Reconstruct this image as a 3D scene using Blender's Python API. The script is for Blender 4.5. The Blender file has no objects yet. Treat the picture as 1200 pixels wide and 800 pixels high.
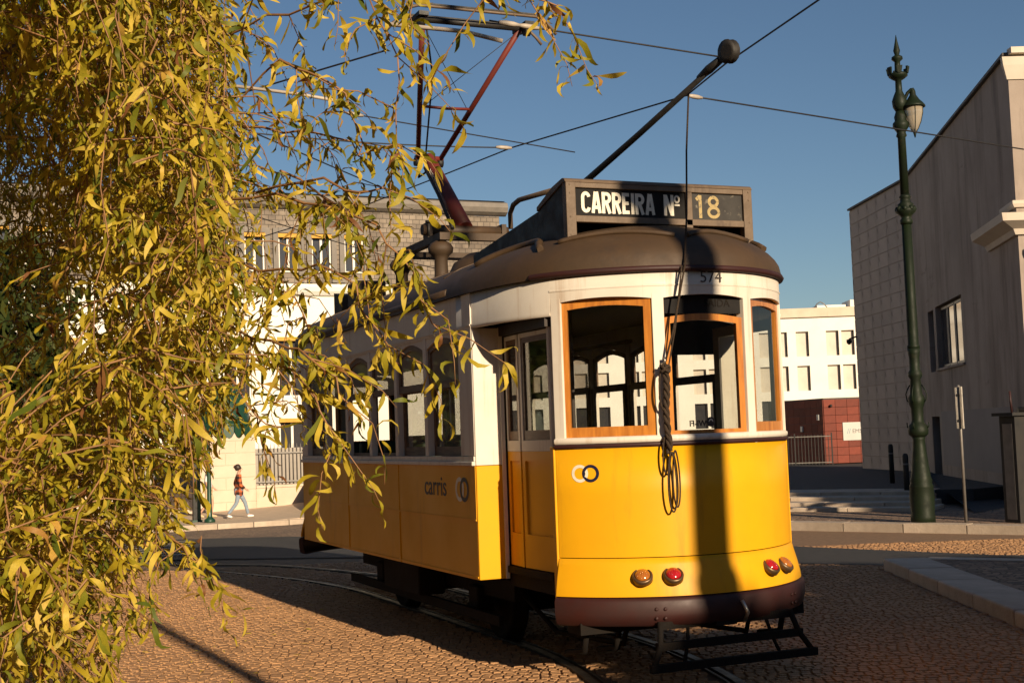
import bpy, bmesh, math, random
import numpy as np
from mathutils import Matrix, Vector, Euler
R_ = math.radians
random.seed(7); rng = np.random.default_rng(7)
scene = bpy.context.scene
col = scene.collection

# ------------------------------------------------------------------ camera
YAW, PIT, ROL = 0.4029, 0.0701, 0.0357
CAM = Vector((-4.808, -7.815, 1.7245))
Fv = Vector((math.sin(YAW)*math.cos(PIT), math.cos(YAW)*math.cos(PIT), math.sin(PIT)))
Rv = Vector((math.cos(YAW), -math.sin(YAW), 0)); Uv = Rv.cross(Fv)
R2 = Rv*math.cos(ROL) - Uv*math.sin(ROL); U2 = Rv*math.sin(ROL) + Uv*math.cos(ROL)
cd = bpy.data.cameras.new('camera'); cam = bpy.data.objects.new('camera', cd); col.objects.link(cam)
cam.matrix_world = Matrix(((R2.x, U2.x, -Fv.x, CAM.x), (R2.y, U2.y, -Fv.y, CAM.y), (R2.z, U2.z, -Fv.z, CAM.z), (0, 0, 0, 1)))
cd.sensor_width = 36; cd.sensor_fit = 'HORIZONTAL'; cd.lens = 36*1553.5/1200
cd.clip_start = 0.1; cd.clip_end = 3000
scene.camera = cam

# ------------------------------------------------------------------ sky, sun, exposure
SUN_EL, SUN_AZ = 18.0, 3.3            # light comes from behind the camera, a little from the right
to_sun = Vector((math.sin(R_(SUN_AZ))*math.cos(R_(SUN_EL)), -math.cos(R_(SUN_AZ))*math.cos(R_(SUN_EL)), math.sin(R_(SUN_EL))))
w = bpy.data.worlds.new('World'); scene.world = w; w.use_nodes = True
nt = w.node_tree; bg = nt.nodes['Background']
sky = nt.nodes.new('ShaderNodeTexSky'); sky.sky_type = 'NISHITA'; sky.sun_disc = False
sky.sun_elevation = R_(SUN_EL); sky.sun_rotation = math.atan2(to_sun.x, to_sun.y)
sky.air_density = 1.0; sky.dust_density = 0.15; sky.ozone_density = 3.2
nt.links.new(sky.outputs[0], bg.inputs[0]); bg.inputs[1].default_value = 0.05
sd = bpy.data.lights.new('sun', 'SUN'); sd.energy = 5.0; sd.angle = R_(0.55); sd.color = (1.0, 0.81, 0.57)
sun = bpy.data.objects.new('sun', sd); col.objects.link(sun); sun.location = to_sun*60
sun.rotation_euler = to_sun.to_track_quat('Z', 'Y').to_euler()
vs = scene.view_settings
vs.view_transform = 'Standard'; vs.look = 'None'; vs.exposure = 0.45; vs.gamma = 1.0; vs.use_curve_mapping = False
scene.cycles.max_bounces = 8; scene.cycles.transparent_max_bounces = 24; scene.cycles.caustics_reflective = False; scene.cycles.caustics_refractive = False

# ------------------------------------------------------------------ materials
def new_mat(name):
    m = bpy.data.materials.new(name); m.use_nodes = True
    return m, m.node_tree, m.node_tree.nodes['Principled BSDF']
def N(nt, t, **k):
    n = nt.nodes.new(t)
    for a, b in k.items(): setattr(n, a, b)
    return n
def ramp(nt, src, stops):
    r = N(nt, 'ShaderNodeValToRGB'); e = r.color_ramp.elements
    while len(e) < len(stops): e.new(0.5)
    for q, (p, c) in zip(e, stops): q.position = p; q.color = (*c, 1) if len(c) == 3 else c
    nt.links.new(src, r.inputs[0]); return r
def mat(name, c1, c2=None, scale=6, rough=0.6, rough2=None, metal=0, bump=0, bscale=60, coat=0, streak=False, objrand=0, detail=6, stretch=None, spec=None):
    m, nt, p = new_mat(name); L = nt.links.new
    tc = N(nt, 'ShaderNodeTexCoord'); src = tc.outputs['Object']
    if stretch:
        mp = N(nt, 'ShaderNodeMapping'); mp.inputs['Scale'].default_value = stretch; L(src, mp.inputs[0]); src = mp.outputs[0]
    c2 = c2 or tuple(v*0.8 for v in c1)
    nz = N(nt, 'ShaderNodeTexNoise'); nz.inputs['Scale'].default_value = scale; nz.inputs['Detail'].default_value = detail; nz.inputs['Roughness'].default_value = 0.62
    L(src, nz.inputs['Vector'])
    r = ramp(nt, nz.outputs['Fac'], [(0.36, c1), (0.66, c2)]); out = r.outputs[0]
    if objrand:
        oi = N(nt, 'ShaderNodeObjectInfo'); mr = N(nt, 'ShaderNodeMapRange'); mr.inputs[3].default_value = 1-objrand; mr.inputs[4].default_value = 1+objrand
        L(oi.outputs['Random'], mr.inputs[0]); hv = N(nt, 'ShaderNodeHueSaturation'); L(mr.outputs[0], hv.inputs['Value']); L(out, hv.inputs['Color']); out = hv.outputs[0]
    L(out, p.inputs['Base Color'])
    if rough2 is not None:
        mr = N(nt, 'ShaderNodeMapRange'); mr.inputs[1].default_value = 0.3; mr.inputs[2].default_value = 0.7; mr.inputs[3].default_value = rough; mr.inputs[4].default_value = rough2
        L(nz.outputs['Fac'], mr.inputs[0]); L(mr.outputs[0], p.inputs['Roughness'])
    else: p.inputs['Roughness'].default_value = rough
    p.inputs['Metallic'].default_value = metal
    if coat: p.inputs['Coat Weight'].default_value = coat; p.inputs['Coat Roughness'].default_value = 0.12
    if spec is not None: p.inputs['Specular IOR Level'].default_value = spec
    if bump:
        b = N(nt, 'ShaderNodeTexNoise'); b.inputs['Scale'].default_value = bscale; b.inputs['Detail'].default_value = 5; L(tc.outputs['Object'], b.inputs['Vector'])
        bp = N(nt, 'ShaderNodeBump'); bp.inputs['Strength'].default_value = bump; bp.inputs['Distance'].default_value = 0.02
        L(b.outputs['Fac'], bp.inputs['Height']); L(bp.outputs[0], p.inputs['Normal'])
    return m
def weather(m, c, scale=(9, 9, 0.7), lo=0.56, hi=0.72, amt=0.6):
    """drips and grime with a shape of their own, mixed over the base colour"""
    nt = m.node_tree; p = nt.nodes['Principled BSDF']; L = nt.links.new
    src = p.inputs['Base Color'].links[0].from_socket
    tc = N(nt, 'ShaderNodeTexCoord'); mp = N(nt, 'ShaderNodeMapping'); mp.inputs['Scale'].default_value = scale; L(tc.outputs['Object'], mp.inputs[0])
    nz = N(nt, 'ShaderNodeTexNoise'); nz.inputs['Scale'].default_value = 1.0; nz.inputs['Detail'].default_value = 8; nz.inputs['Roughness'].default_value = 0.7; L(mp.outputs[0], nz.inputs['Vector'])
    r = ramp(nt, nz.outputs['Fac'], [(lo, (0, 0, 0)), (hi, (amt, amt, amt))])
    mx = N(nt, 'ShaderNodeMix', data_type='RGBA'); L(r.outputs[0], mx.inputs[0]); L(src, mx.inputs[6]); mx.inputs[7].default_value = (*c, 1)
    L(mx.outputs[2], p.inputs['Base Color']); return m
def glass(name, tint=(0.75, 0.78, 0.76), refl=1.0, film=0.0, filmc=(0.3, 0.28, 0.24)):
    m = bpy.data.materials.new(name); m.use_nodes = True; nt = m.node_tree; L = nt.links.new; nt.nodes.clear()
    o = N(nt, 'ShaderNodeOutputMaterial'); t = N(nt, 'ShaderNodeBsdfTransparent'); t.inputs[0].default_value = (*tint, 1)
    g = N(nt, 'ShaderNodeBsdfGlossy'); g.inputs['Roughness'].default_value = 0.02; g.inputs['Color'].default_value = (1, 1, 1, 1)
    fr = N(nt, 'ShaderNodeFresnel'); ge = N(nt, 'ShaderNodeNewGeometry'); im = N(nt, 'ShaderNodeMath', operation='MULTIPLY_ADD'); im.inputs[1].default_value = 1/1.5-1.5; im.inputs[2].default_value = 1.5; L(ge.outputs['Backfacing'], im.inputs[0]); L(im.outputs[0], fr.inputs[0])   # thin sheet: same reflectance from both sides
    mu = N(nt, 'ShaderNodeMath', operation='MULTIPLY'); mu.inputs[1].default_value = refl; mu.use_clamp = True; L(fr.outputs[0], mu.inputs[0])
    tc = N(nt, 'ShaderNodeTexCoord'); nz = N(nt, 'ShaderNodeTexNoise'); nz.inputs['Scale'].default_value = 2.0; L(tc.outputs['Object'], nz.inputs['Vector'])
    bp = N(nt, 'ShaderNodeBump'); bp.inputs['Strength'].default_value = 0.05; bp.inputs['Distance'].default_value = 0.02; L(nz.outputs['Fac'], bp.inputs['Height']); L(bp.outputs[0], g.inputs['Normal'])
    base = t.outputs[0]
    d = N(nt, 'ShaderNodeBsdfDiffuse'); d.inputs[0].default_value = (*filmc, 1)
    n2 = N(nt, 'ShaderNodeTexNoise'); n2.inputs['Scale'].default_value = 7; n2.inputs['Detail'].default_value = 8; L(tc.outputs['Object'], n2.inputs['Vector'])
    mr = N(nt, 'ShaderNodeMapRange'); mr.inputs[1].default_value = 0.35; mr.inputs[2].default_value = 0.75; mr.inputs[3].default_value = film; mr.inputs[4].default_value = film+0.05
    L(n2.outputs['Fac'], mr.inputs[0]); m1 = N(nt, 'ShaderNodeMixShader'); L(mr.outputs[0], m1.inputs[0]); L(base, m1.inputs[1]); L(d.outputs[0], m1.inputs[2]); base = m1.outputs[0]
    m2 = N(nt, 'ShaderNodeMixShader'); L(mu.outputs[0], m2.inputs[0]); L(base, m2.inputs[1]); L(g.outputs[0], m2.inputs[2]); L(m2.outputs[0], o.inputs[0])
    return m

M = {}
M['yellow'] = weather(mat('yellow_paint', (0.74, 0.365, 0.008), (0.68, 0.325, 0.007), 1.6, 0.34, 0.5, spec=0.22, bump=0.03, bscale=5), (0.30, 0.13, 0.02), (5, 5, 0.6), 0.56, 0.80, 0.6)
M['yellow_side'] = M['yellow']
M['cream'] = weather(mat('cream_paint', (0.70, 0.64, 0.55), (0.64, 0.57, 0.48), 3, 0.4, 0.55, spec=0.3, bump=0.02, bscale=5), (0.36, 0.21, 0.10), (12, 12, 0.8), 0.54, 0.78, 0.65)
M['maroon'] = mat('maroon_paint', (0.036, 0.0065, 0.0045), (0.025, 0.005, 0.0035), 5, 0.5, 0.7)
M['maroon_pole'] = mat('oxide_red_paint', (0.17, 0.028, 0.018), (0.12, 0.022, 0.015), 7, 0.42, 0.6)
M['roof'] = weather(mat('roof_brown_paint', (0.070, 0.038, 0.016), (0.048, 0.027, 0.012), 2.2, 0.55, 0.75, bump=0.12, bscale=22), (0.03, 0.02, 0.014), (3, 3, 3), 0.54, 0.7, 0.6)
M['sign_frame'] = weather(mat('sign_frame_paint', (0.15, 0.10, 0.060), (0.11, 0.073, 0.045), 6, 0.5, 0.7, bump=0.1, bscale=40), (0.05, 0.03, 0.02), (8, 8, 3), 0.55, 0.7, 0.7)
M['black'] = mat('black_iron', (0.012, 0.011, 0.010), (0.02, 0.016, 0.013), 8, 0.5, 0.75, bump=0.1)
M['under'] = mat('underframe_grime', (0.008, 0.006, 0.005), (0.014, 0.010, 0.007), 9, 0.8, 0.95, spec=0.2, bump=0.2)
M['panel_black'] = mat('black_sign_board', (0.014, 0.013, 0.013), (0.02, 0.018, 0.017), 10, 0.6, 0.7, spec=0.1)
M['panel_glass'] = weather(mat('scratched_number_board', (0.055, 0.05, 0.045), (0.035, 0.032, 0.03), 6, 0.5, 0.6, spec=0.15), (0.3, 0.26, 0.2), (14, 14, 14), 0.60, 0.66, 0.5)
M['lettering'] = mat('cream_lettering', (0.80, 0.74, 0.60), (0.7, 0.62, 0.48), 30, 0.5)
M['lettering_gold'] = weather(mat('faded_gold_lettering', (0.40, 0.29, 0.11), (0.32, 0.23, 0.09), 20, 0.5), (0.1, 0.08, 0.06), (40, 40, 40), 0.56, 0.6, 0.8)
M['lettering_dark'] = mat('dark_lettering', (0.03, 0.022, 0.02), (0.045, 0.03, 0.025), 30, 0.5)
M['lettering_blue'] = mat('navy_ring_paint', (0.012, 0.012, 0.035), (0.016, 0.015, 0.04), 20, 0.4)
M['lettering_grey'] = mat('grey_lettering', (0.42, 0.38, 0.33), (0.36, 0.33, 0.28), 20, 0.6)
M['wood'] = mat('varnished_window_wood', (0.56, 0.215, 0.035), (0.36, 0.12, 0.018), 3.0, 0.28, 0.42, coat=0.5, stretch=(9, 9, 1.2))
M['sash'] = mat('weathered_sash_wood', (0.16, 0.085, 0.040), (0.10, 0.055, 0.028), 4, 0.4, 0.6, stretch=(1.2, 1.2, 9))
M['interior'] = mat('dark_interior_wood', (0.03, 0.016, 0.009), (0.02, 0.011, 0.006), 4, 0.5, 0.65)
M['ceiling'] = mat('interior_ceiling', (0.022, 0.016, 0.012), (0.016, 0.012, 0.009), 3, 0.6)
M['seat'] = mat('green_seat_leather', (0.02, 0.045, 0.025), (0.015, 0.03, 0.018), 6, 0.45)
M['glass'] = glass('window_glass', (0.86, 0.87, 0.85), 0.8, -0.045)
M['glass_film'] = glass('sheen_film_upper_pane', (0.62, 0.60, 0.56), 1.0, 0.55, (0.42, 0.37, 0.30))  # greyish film, its diffuse colour standing in for sky reflection on the glass
M['glass_side'] = glass('sheen_film_side_pane', (0.72, 0.72, 0.68), 1.3, 0.28, (0.36, 0.32, 0.26))  # film colour lightened to imitate reflections on the closed lower panes
M['chrome'] = mat('worn_metal', (0.5, 0.46, 0.4), (0.38, 0.34, 0.29), 12, 0.3, 0.5, metal=0.9)
M['brass'] = mat('dull_brass_ring', (0.16, 0.10, 0.05), (0.1, 0.06, 0.03), 12, 0.4, metal=0.6)
M['lens_amber'] = mat('amber_lens', (0.42, 0.14, 0.02), (0.30, 0.09, 0.012), 30, 0.12, coat=0.6)
M['lens_red'] = mat('red_lens', (0.42, 0.012, 0.014), (0.28, 0.008, 0.010), 30, 0.12, coat=0.6)
M['rope'] = mat('dark_rope', (0.055, 0.032, 0.016), (0.03, 0.018, 0.01), 60, 0.9, bump=0.6, bscale=180)
M['wire'] = mat('copper_wire', (0.012, 0.010, 0.009), (0.02, 0.015, 0.012), 5, 0.6)
M['wire_fit'] = mat('pale_wire_fitting', (0.45, 0.38, 0.3), (0.36, 0.3, 0.24), 9, 0.5)
M['iron_green'] = weather(mat('dark_green_cast_iron', (0.008, 0.015, 0.005), (0.005, 0.009, 0.0035), 7, 0.45, 0.7, bump=0.1, spec=0.25), (0.05, 0.04, 0.02), (6, 6, 6), 0.6, 0.75, 0.4)
M['green_paint'] = mat('green_street_paint', (0.012, 0.055, 0.030), (0.010, 0.042, 0.023), 5, 0.35, 0.5)
M['lamp_glass'] = glass('lantern_glass', (0.8, 0.74, 0.62), 1.2, 0.45, (0.6, 0.5, 0.36))
M['stone_wall'] = weather(mat('warm_stucco', (0.64, 0.52, 0.40), (0.56, 0.45, 0.34), 0.9, 0.85, bump=0.1, bscale=15), (0.45, 0.32, 0.2), (1.6, 1.6, 0.5), 0.58, 0.75, 0.5)
M['white_wall'] = mat('white_stucco', (0.82, 0.78, 0.70), (0.77, 0.72, 0.64), 0.6, 0.85, bump=0.08, bscale=12)
M['slate'] = None
M['lead'] = mat('lead_cornice', (0.20, 0.17, 0.14), (0.15, 0.13, 0.11), 2, 0.65)
M['window_frame'] = mat('white_window_frame', (0.75, 0.70, 0.62), (0.68, 0.63, 0.55), 5, 0.5)
M['blind'] = mat('orange_blind', (0.62, 0.33, 0.04), (0.5, 0.26, 0.03), 5, 0.7)
M['dark_pane'] = mat('dark_window_pane', (0.04, 0.04, 0.045), (0.055, 0.05, 0.05), 2, 0.08, spec=0.7)
M['pale_pane'] = mat('pale_shutter', (0.62, 0.55, 0.46), (0.56, 0.49, 0.41), 1.5, 0.7)
M['reveal'] = mat('dark_reveal', (0.06, 0.05, 0.045), (0.05, 0.04, 0.035), 3, 0.7)
M['plaster'] = weather(weather(mat('shaded_old_plaster', (0.37, 0.30, 0.25), (0.28, 0.225, 0.185), 0.55, 0.9, bump=0.25, bscale=9), (0.11, 0.082, 0.065), (1.3, 1.3, 0.20), 0.47, 0.72, 0.8), (0.07, 0.05, 0.04), (0.5, 0.5, 1.6), 0.62, 0.72, 0.5)  # stained plaster, base colour darkened to deepen the shade on the flank
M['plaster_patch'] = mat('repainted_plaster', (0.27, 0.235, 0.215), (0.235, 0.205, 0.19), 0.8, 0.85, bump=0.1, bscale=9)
M['plaster_lit'] = weather(mat('cream_facade_plaster', (0.62, 0.54, 0.44), (0.54, 0.46, 0.37), 0.8, 0.88, bump=0.12, bscale=9), (0.28, 0.2, 0.14), (1.5, 1.5, 0.3), 0.58, 0.74, 0.5)  # lighter copy for the sunlit corner parts, reused on other house fronts
M['cladding'] = weather(mat('stone_cladding', (0.46, 0.385, 0.33), (0.37, 0.31, 0.265), 1.2, 0.85, bump=0.12, bscale=14, objrand=0.08), (0.06, 0.045, 0.035), (2.2, 2.2, 1.0), 0.60, 0.70, 0.6)
M['red_panel'] = mat('red_brick_panel', (0.19, 0.034, 0.016), (0.14, 0.026, 0.012), 3, 0.75, bump=0.15, bscale=20, objrand=0.22)
M['sign_white'] = mat('white_sign_sheet', (0.55, 0.52, 0.47), (0.5, 0.47, 0.43), 2, 0.5)
M['sign_blue'] = mat('pale_blue_print', (0.12, 0.30, 0.38), None, 3, 0.5)
M['sign_grey'] = mat('grey_print', (0.16, 0.15, 0.14), None, 3, 0.5)
M['steel'] = mat('grey_steel', (0.22, 0.20, 0.18), (0.16, 0.145, 0.13), 6, 0.5, metal=0.4)
M['fence_sheet'] = mat('grey_fence_sheet', (0.33, 0.29, 0.245), (0.28, 0.245, 0.205), 2, 0.6)
M['rail'] = mat('worn_rail_steel', (0.06, 0.045, 0.035), (0.035, 0.027, 0.02), 8, 0.45, 0.65, metal=0.5)
M['asphalt'] = mat('asphalt', (0.040, 0.037, 0.036), (0.028, 0.026, 0.026), 5, 0.85, bump=0.5, bscale=90)
M['cobble'] = mat('basalt_and_limestone_setts', (0.40, 0.215, 0.096), (0.27, 0.142, 0.063), 9, 0.72, 0.85, bump=0.5, bscale=70, objrand=0.18, detail=9)
weather(M['cobble'], (0.15, 0.08, 0.04), (.8, .8, .8), 0.48, 0.72, 0.28)
M['stripe'] = mat('pale_limestone_setts', (0.52, 0.44, 0.35), (0.4, 0.33, 0.26), 5, 0.75, bump=0.4, bscale=50)
M['pave'] = mat('limestone_pavement', (0.62, 0.47, 0.33), (0.52, 0.39, 0.27), 4, 0.8, bump=0.3, bscale=30)
M['kerb'] = mat('kerb_limestone', (0.50, 0.40, 0.305), (0.38, 0.30, 0.225), 3, 0.75, bump=0.35, bscale=40, objrand=0.1)
M['bark'] = mat('willow_bark', (0.13, 0.085, 0.05), (0.08, 0.05, 0.03), 8, 0.9, bump=0.9, bscale=30, stretch=(3, 3, 0.6))
M['twig'] = mat('twig_bark', (0.30, 0.15, 0.06), (0.20, 0.10, 0.04), 12, 0.6)
M['skin'] = mat('skin', (0.52, 0.30, 0.20), (0.47, 0.26, 0.17), 8, 0.5)
M['hair'] = mat('dark_hair', (0.03, 0.018, 0.012), (0.05, 0.03, 0.018), 20, 0.5)
M['jeans'] = mat('pale_denim', (0.25, 0.31, 0.37), (0.20, 0.25, 0.31), 14, 0.85)
M['shirt'] = mat('white_shirt', (0.74, 0.74, 0.74), (0.68, 0.68, 0.69), 8, 0.85)
M['shorts'] = mat('tan_shorts', (0.62, 0.47, 0.28), (0.55, 0.41, 0.24), 10, 0.85)
M['shoe'] = mat('white_shoe', (0.8, 0.78, 0.74), (0.74, 0.72, 0.68), 10, 0.6)
M['cctv'] = mat('white_plastic', (0.7, 0.68, 0.64), None, 6, 0.4)

def slate_mat():
    m, nt, p = new_mat('weathered_slate'); L = nt.links.new
    tc = N(nt, 'ShaderNodeTexCoord'); mp = N(nt, 'ShaderNodeMapping'); mp.inputs['Rotation'].default_value = (R_(90), 0, 0); L(tc.outputs['Object'], mp.inputs[0])
    b = N(nt, 'ShaderNodeTexBrick'); L(mp.outputs[0], b.inputs['Vector']); b.inputs['Scale'].default_value = 1.0
    b.inputs['Brick Width'].default_value = 0.3; b.inputs['Row Height'].default_value = 0.2; b.inputs['Mortar Size'].default_value = 0.012; b.inputs['Bias'].default_value = 0
    b.inputs['Color1'].default_value = (0.30, 0.24, 0.18, 1); b.inputs['Color2'].default_value = (0.19, 0.15, 0.115, 1); b.inputs['Mortar'].default_value = (0.08, 0.065, 0.05, 1)
    nz = N(nt, 'ShaderNodeTexNoise'); nz.inputs['Scale'].default_value = 0.7; nz.inputs['Detail'].default_value = 7; L(tc.outputs['Object'], nz.inputs['Vector'])
    r = ramp(nt, nz.outputs['Fac'], [(0.4, (1, 1, 1)), (0.62, (0.5, 0.47, 0.44))]); mx = N(nt, 'ShaderNodeMix', data_type='RGBA', blend_type='MULTIPLY'); mx.inputs[0].default_value = 1
    L(b.outputs['Color'], mx.inputs[6]); L(r.outputs[0], mx.inputs[7]); L(mx.outputs[2], p.inputs['Base Color']); p.inputs['Roughness'].default_value = 0.7
    bp = N(nt, 'ShaderNodeBump'); bp.inputs['Strength'].default_value = 0.6; bp.inputs['Distance'].default_value = 0.02; L(b.outputs['Fac'], bp.inputs['Height']); bp.invert = True; L(bp.outputs[0], p.inputs['Normal'])
    return m
M['slate'] = slate_mat()
def ground_mat():
    m, nt, p = new_mat('far_setts'); L = nt.links.new
    tc = N(nt, 'ShaderNodeTexCoord'); vo = N(nt, 'ShaderNodeTexVoronoi', feature='DISTANCE_TO_EDGE'); vo.inputs['Scale'].default_value = 9; L(tc.outputs['Object'], vo.inputs['Vector'])
    v2 = N(nt, 'ShaderNodeTexVoronoi'); v2.inputs['Scale'].default_value = 9; L(tc.outputs['Object'], v2.inputs['Vector'])
    nz = N(nt, 'ShaderNodeTexNoise'); nz.inputs['Scale'].default_value = 0.35; nz.inputs['Detail'].default_value = 8; L(tc.outputs['Object'], nz.inputs['Vector'])
    r = ramp(nt, nz.outputs['Fac'], [(0.35, (0.33, 0.21, 0.13)), (0.68, (0.22, 0.14, 0.09))])
    sp = N(nt, 'ShaderNodeSeparateColor'); L(v2.outputs['Color'], sp.inputs[0]); mr = N(nt, 'ShaderNodeMapRange'); mr.inputs[3].default_value = 0.65; mr.inputs[4].default_value = 1.25; L(sp.outputs[0], mr.inputs[0])
    hv = N(nt, 'ShaderNodeHueSaturation'); L(r.outputs[0], hv.inputs['Color']); L(mr.outputs[0], hv.inputs['Value'])
    jr = ramp(nt, vo.outputs['Distance'], [(0.02, (0, 0, 0)), (0.09, (1, 1, 1))]); mx = N(nt, 'ShaderNodeMix', data_type='RGBA'); L(jr.outputs[0], mx.inputs[0]); mx.inputs[6].default_value = (0.10, 0.07, 0.05, 1); L(hv.outputs[0], mx.inputs[7])
    L(mx.outputs[2], p.inputs['Base Color']); p.inputs['Roughness'].default_value = 0.82
    bp = N(nt, 'ShaderNodeBump'); bp.inputs['Strength'].default_value = 0.8; bp.inputs['Distance'].default_value = 0.03; L(jr.outputs[0], bp.inputs['Height']); L(bp.outputs[0], p.inputs['Normal'])
    return m
M['ground'] = ground_mat()
M['joint'] = mat('sandy_joint_soil', (0.24, 0.14, 0.075), (0.17, 0.10, 0.055), 12, 0.95, bump=0.5, bscale=60)
def leaf_mat(name, stops, attr=True, transl=0.38):
    m, nt, p = new_mat(name); L = nt.links.new
    if attr:
        a = N(nt, 'ShaderNodeAttribute'); a.attribute_name = 'tint'; src = a.outputs['Fac']
    else: src = N(nt, 'ShaderNodeObjectInfo').outputs['Random']
    r = ramp(nt, src, stops); tc = N(nt, 'ShaderNodeTexCoord'); nz = N(nt, 'ShaderNodeTexNoise'); nz.inputs['Scale'].default_value = 26; L(tc.outputs['Object'], nz.inputs['Vector'])
    mr = N(nt, 'ShaderNodeMapRange'); mr.inputs[3].default_value = 0.7; mr.inputs[4].default_value = 1.25; L(nz.outputs['Fac'], mr.inputs[0]); hv = N(nt, 'ShaderNodeHueSaturation'); L(r.outputs[0], hv.inputs['Color']); L(mr.outputs[0], hv.inputs['Value'])
    L(hv.outputs[0], p.inputs['Base Color']); p.inputs['Roughness'].default_value = 0.55; p.inputs['Specular IOR Level'].default_value = 0.35
    t = N(nt, 'ShaderNodeBsdfTranslucent'); L(hv.outputs[0], t.inputs[0]); mx = N(nt, 'ShaderNodeMixShader'); mx.inputs[0].default_value = transl
    L(p.outputs[0], mx.inputs[1]); L(t.outputs[0], mx.inputs[2]); L(mx.outputs[0], nt.nodes['Material Output'].inputs[0]); return m
WSTOPS = [(0.0, (0.10, 0.13, 0.012)), (0.22, (0.24, 0.23, 0.016)), (0.55, (0.50, 0.37, 0.022)), (0.86, (0.70, 0.51, 0.075)), (0.97, (0.55, 0.30, 0.06)), (1.0, (0.22, 0.09, 0.03))]
M['leaf'] = leaf_mat('willow_leaf', WSTOPS); M['leaf_obj'] = leaf_mat('willow_leaf_single', WSTOPS, attr=False)
M['leaf_green'] = leaf_mat('tree_leaf', [(0, (0.03, 0.05, 0.01)), (1, (0.09, 0.10, 0.02))])

# ------------------------------------------------------------------ mesh helpers
class MB:
    def __init__(s): s.v = []; s.f = []; s.sm = []
    def add(s, vs, fs, smooth=False):
        b = len(s.v); s.v += [tuple(q) for q in vs]; s.f += [tuple(i+b for i in f) for f in fs]; s.sm += [smooth]*len(fs); return s
    def box(s, x0, x1, y0, y1, z0, z1):
        return s.add([(x, y, z) for z in (z0, z1) for y in (y0, y1) for x in (x0, x1)], [(0, 2, 3, 1), (4, 5, 7, 6), (0, 1, 5, 4), (2, 6, 7, 3), (0, 4, 6, 2), (1, 3, 7, 5)])
    def obox(s, c, u, v, su, sv, z0, z1, zt=None):
        """box on plan centre c, plan axes u and v"""
        P = [(c[0]+u[0]*a*su/2+v[0]*b*sv/2, c[1]+u[1]*a*su/2+v[1]*b*sv/2) for a, b in ((-1, -1), (1, -1), (1, 1), (-1, 1))]
        return s.prism([(x, y, z0) for x, y in P], [(x, y, z1) for x, y in P])
    def prism(s, A, B, smooth=False):
        n = len(A); s.add(list(A)+list(B), [tuple(range(n))[::-1], tuple(range(n, 2*n))])
        b = len(s.v)-2*n
        for i in range(n): s.f.append((b+i, b+(i+1) % n, b+n+(i+1) % n, b+n+i)); s.sm.append(smooth)
        return s
    def strip(s, loops, closed=False, smooth=True, caps=False):
        n = len(loops[0]); vs = [p for l in loops for p in l]; fs = []
        for k in range(len(loops)-1):
            for i in range(n if closed else n-1):
                j = (i+1) % n; fs.append((k*n+i, k*n+j, (k+1)*n+j, (k+1)*n+i))
        s.add(vs, fs, smooth)
        if caps and closed: s.f.append(tuple(range(len(s.v)-len(vs), len(s.v)-len(vs)+n))); s.sm.append(False); s.f.append(tuple(range(len(s.v)-n, len(s.v)))); s.sm.append(False)
        return s
    def tube(s, pts, r, n=8, smooth=True):
        P = [Vector(p) for p in pts]; rs = r if isinstance(r, (list, tuple)) else [r]*len(P); loops = []; up = None
        for i, p in enumerate(P):
            d = (P[min(i+1, len(P)-1)]-P[max(i-1, 0)]).normalized()
            if up is None: up = Vector((0, 0, 1)) if abs(d.z) < 0.9 else Vector((1, 0, 0))
            a = (up-d*up.dot(d)); a = a.normalized() if a.length > 1e-5 else d.orthogonal().normalized(); b = d.cross(a); up = a
            loops.append([tuple(p+(a*math.cos(t)+b*math.sin(t))*rs[i]) for t in [2*math.pi*k/n for k in range(n)]])
        return s.strip(loops, True, smooth, True)
    def lathe(s, prof, c=(0, 0, 0), n=16, ax=None, smooth=True, flute=0):
        """prof: (r, h) along axis ax (default z)"""
        az = Vector(ax).normalized() if ax else Vector((0, 0, 1)); a = az.orthogonal().normalized(); b = az.cross(a); c = Vector(c)
        loops = [[tuple(c+az*h+(a*math.cos(t)+b*math.sin(t))*(r*(1-(flute*(i % 2) if r > 0.03 else 0)))) for i, t in enumerate([2*math.pi*k/n for k in range(n)])] for r, h in prof]
        return s.strip(loops, True, smooth, True)
    def mesh(s, name, m, org=(0, 0, 0), recalc=True):
        me = bpy.data.meshes.new(name); o = org
        me.from_pydata([(x-o[0], y-o[1], z-o[2]) for x, y, z in s.v], [], s.f)
        me.polygons.foreach_set('use_smooth', s.sm)
        if recalc:
            bm = bmesh.new(); bm.from_mesh(me); bmesh.ops.recalc_face_normals(bm, faces=bm.faces); bm.to_mesh(me); bm.free()
        if m: me.materials.append(M[m] if isinstance(m, str) else m)
        return me
    def build(s, name, m, parent=None, org=None, bevel=0, **k):
        root = parent
        while root is not None and root.parent is not None: root = root.parent
        if org is None: org = tuple(root.location) if root is not None else (0, 0, 0)
        o = link(name, s.mesh(name, m, org, **k), parent)
        if parent is None: o.location = org
        if bevel:
            b = o.modifiers.new('bevel', 'BEVEL'); b.width = bevel; b.segments = 2; b.limit_method = 'ANGLE'; b.angle_limit = R_(40)
        return o
def link(name, data, parent=None, loc=None, rot=None, scale=None):
    o = bpy.data.objects.new(name, data); col.objects.link(o)
    if parent is not None: o.parent = parent
    if loc is not None: o.location = loc
    if rot is not None: o.rotation_euler = rot
    if scale is not None: o.scale = scale
    return o
def tag(o, label=None, cat=None, group=None, kind=None):
    if label: o['label'] = label
    if cat: o['category'] = cat
    if group: o['group'] = group
    if kind: o['kind'] = kind
    return o
def thing(name, label, cat, loc=(0, 0, 0), group=None, rot=0):
    return tag(link(name, None, None, loc, (0, 0, rot)), label, cat, group)
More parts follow.
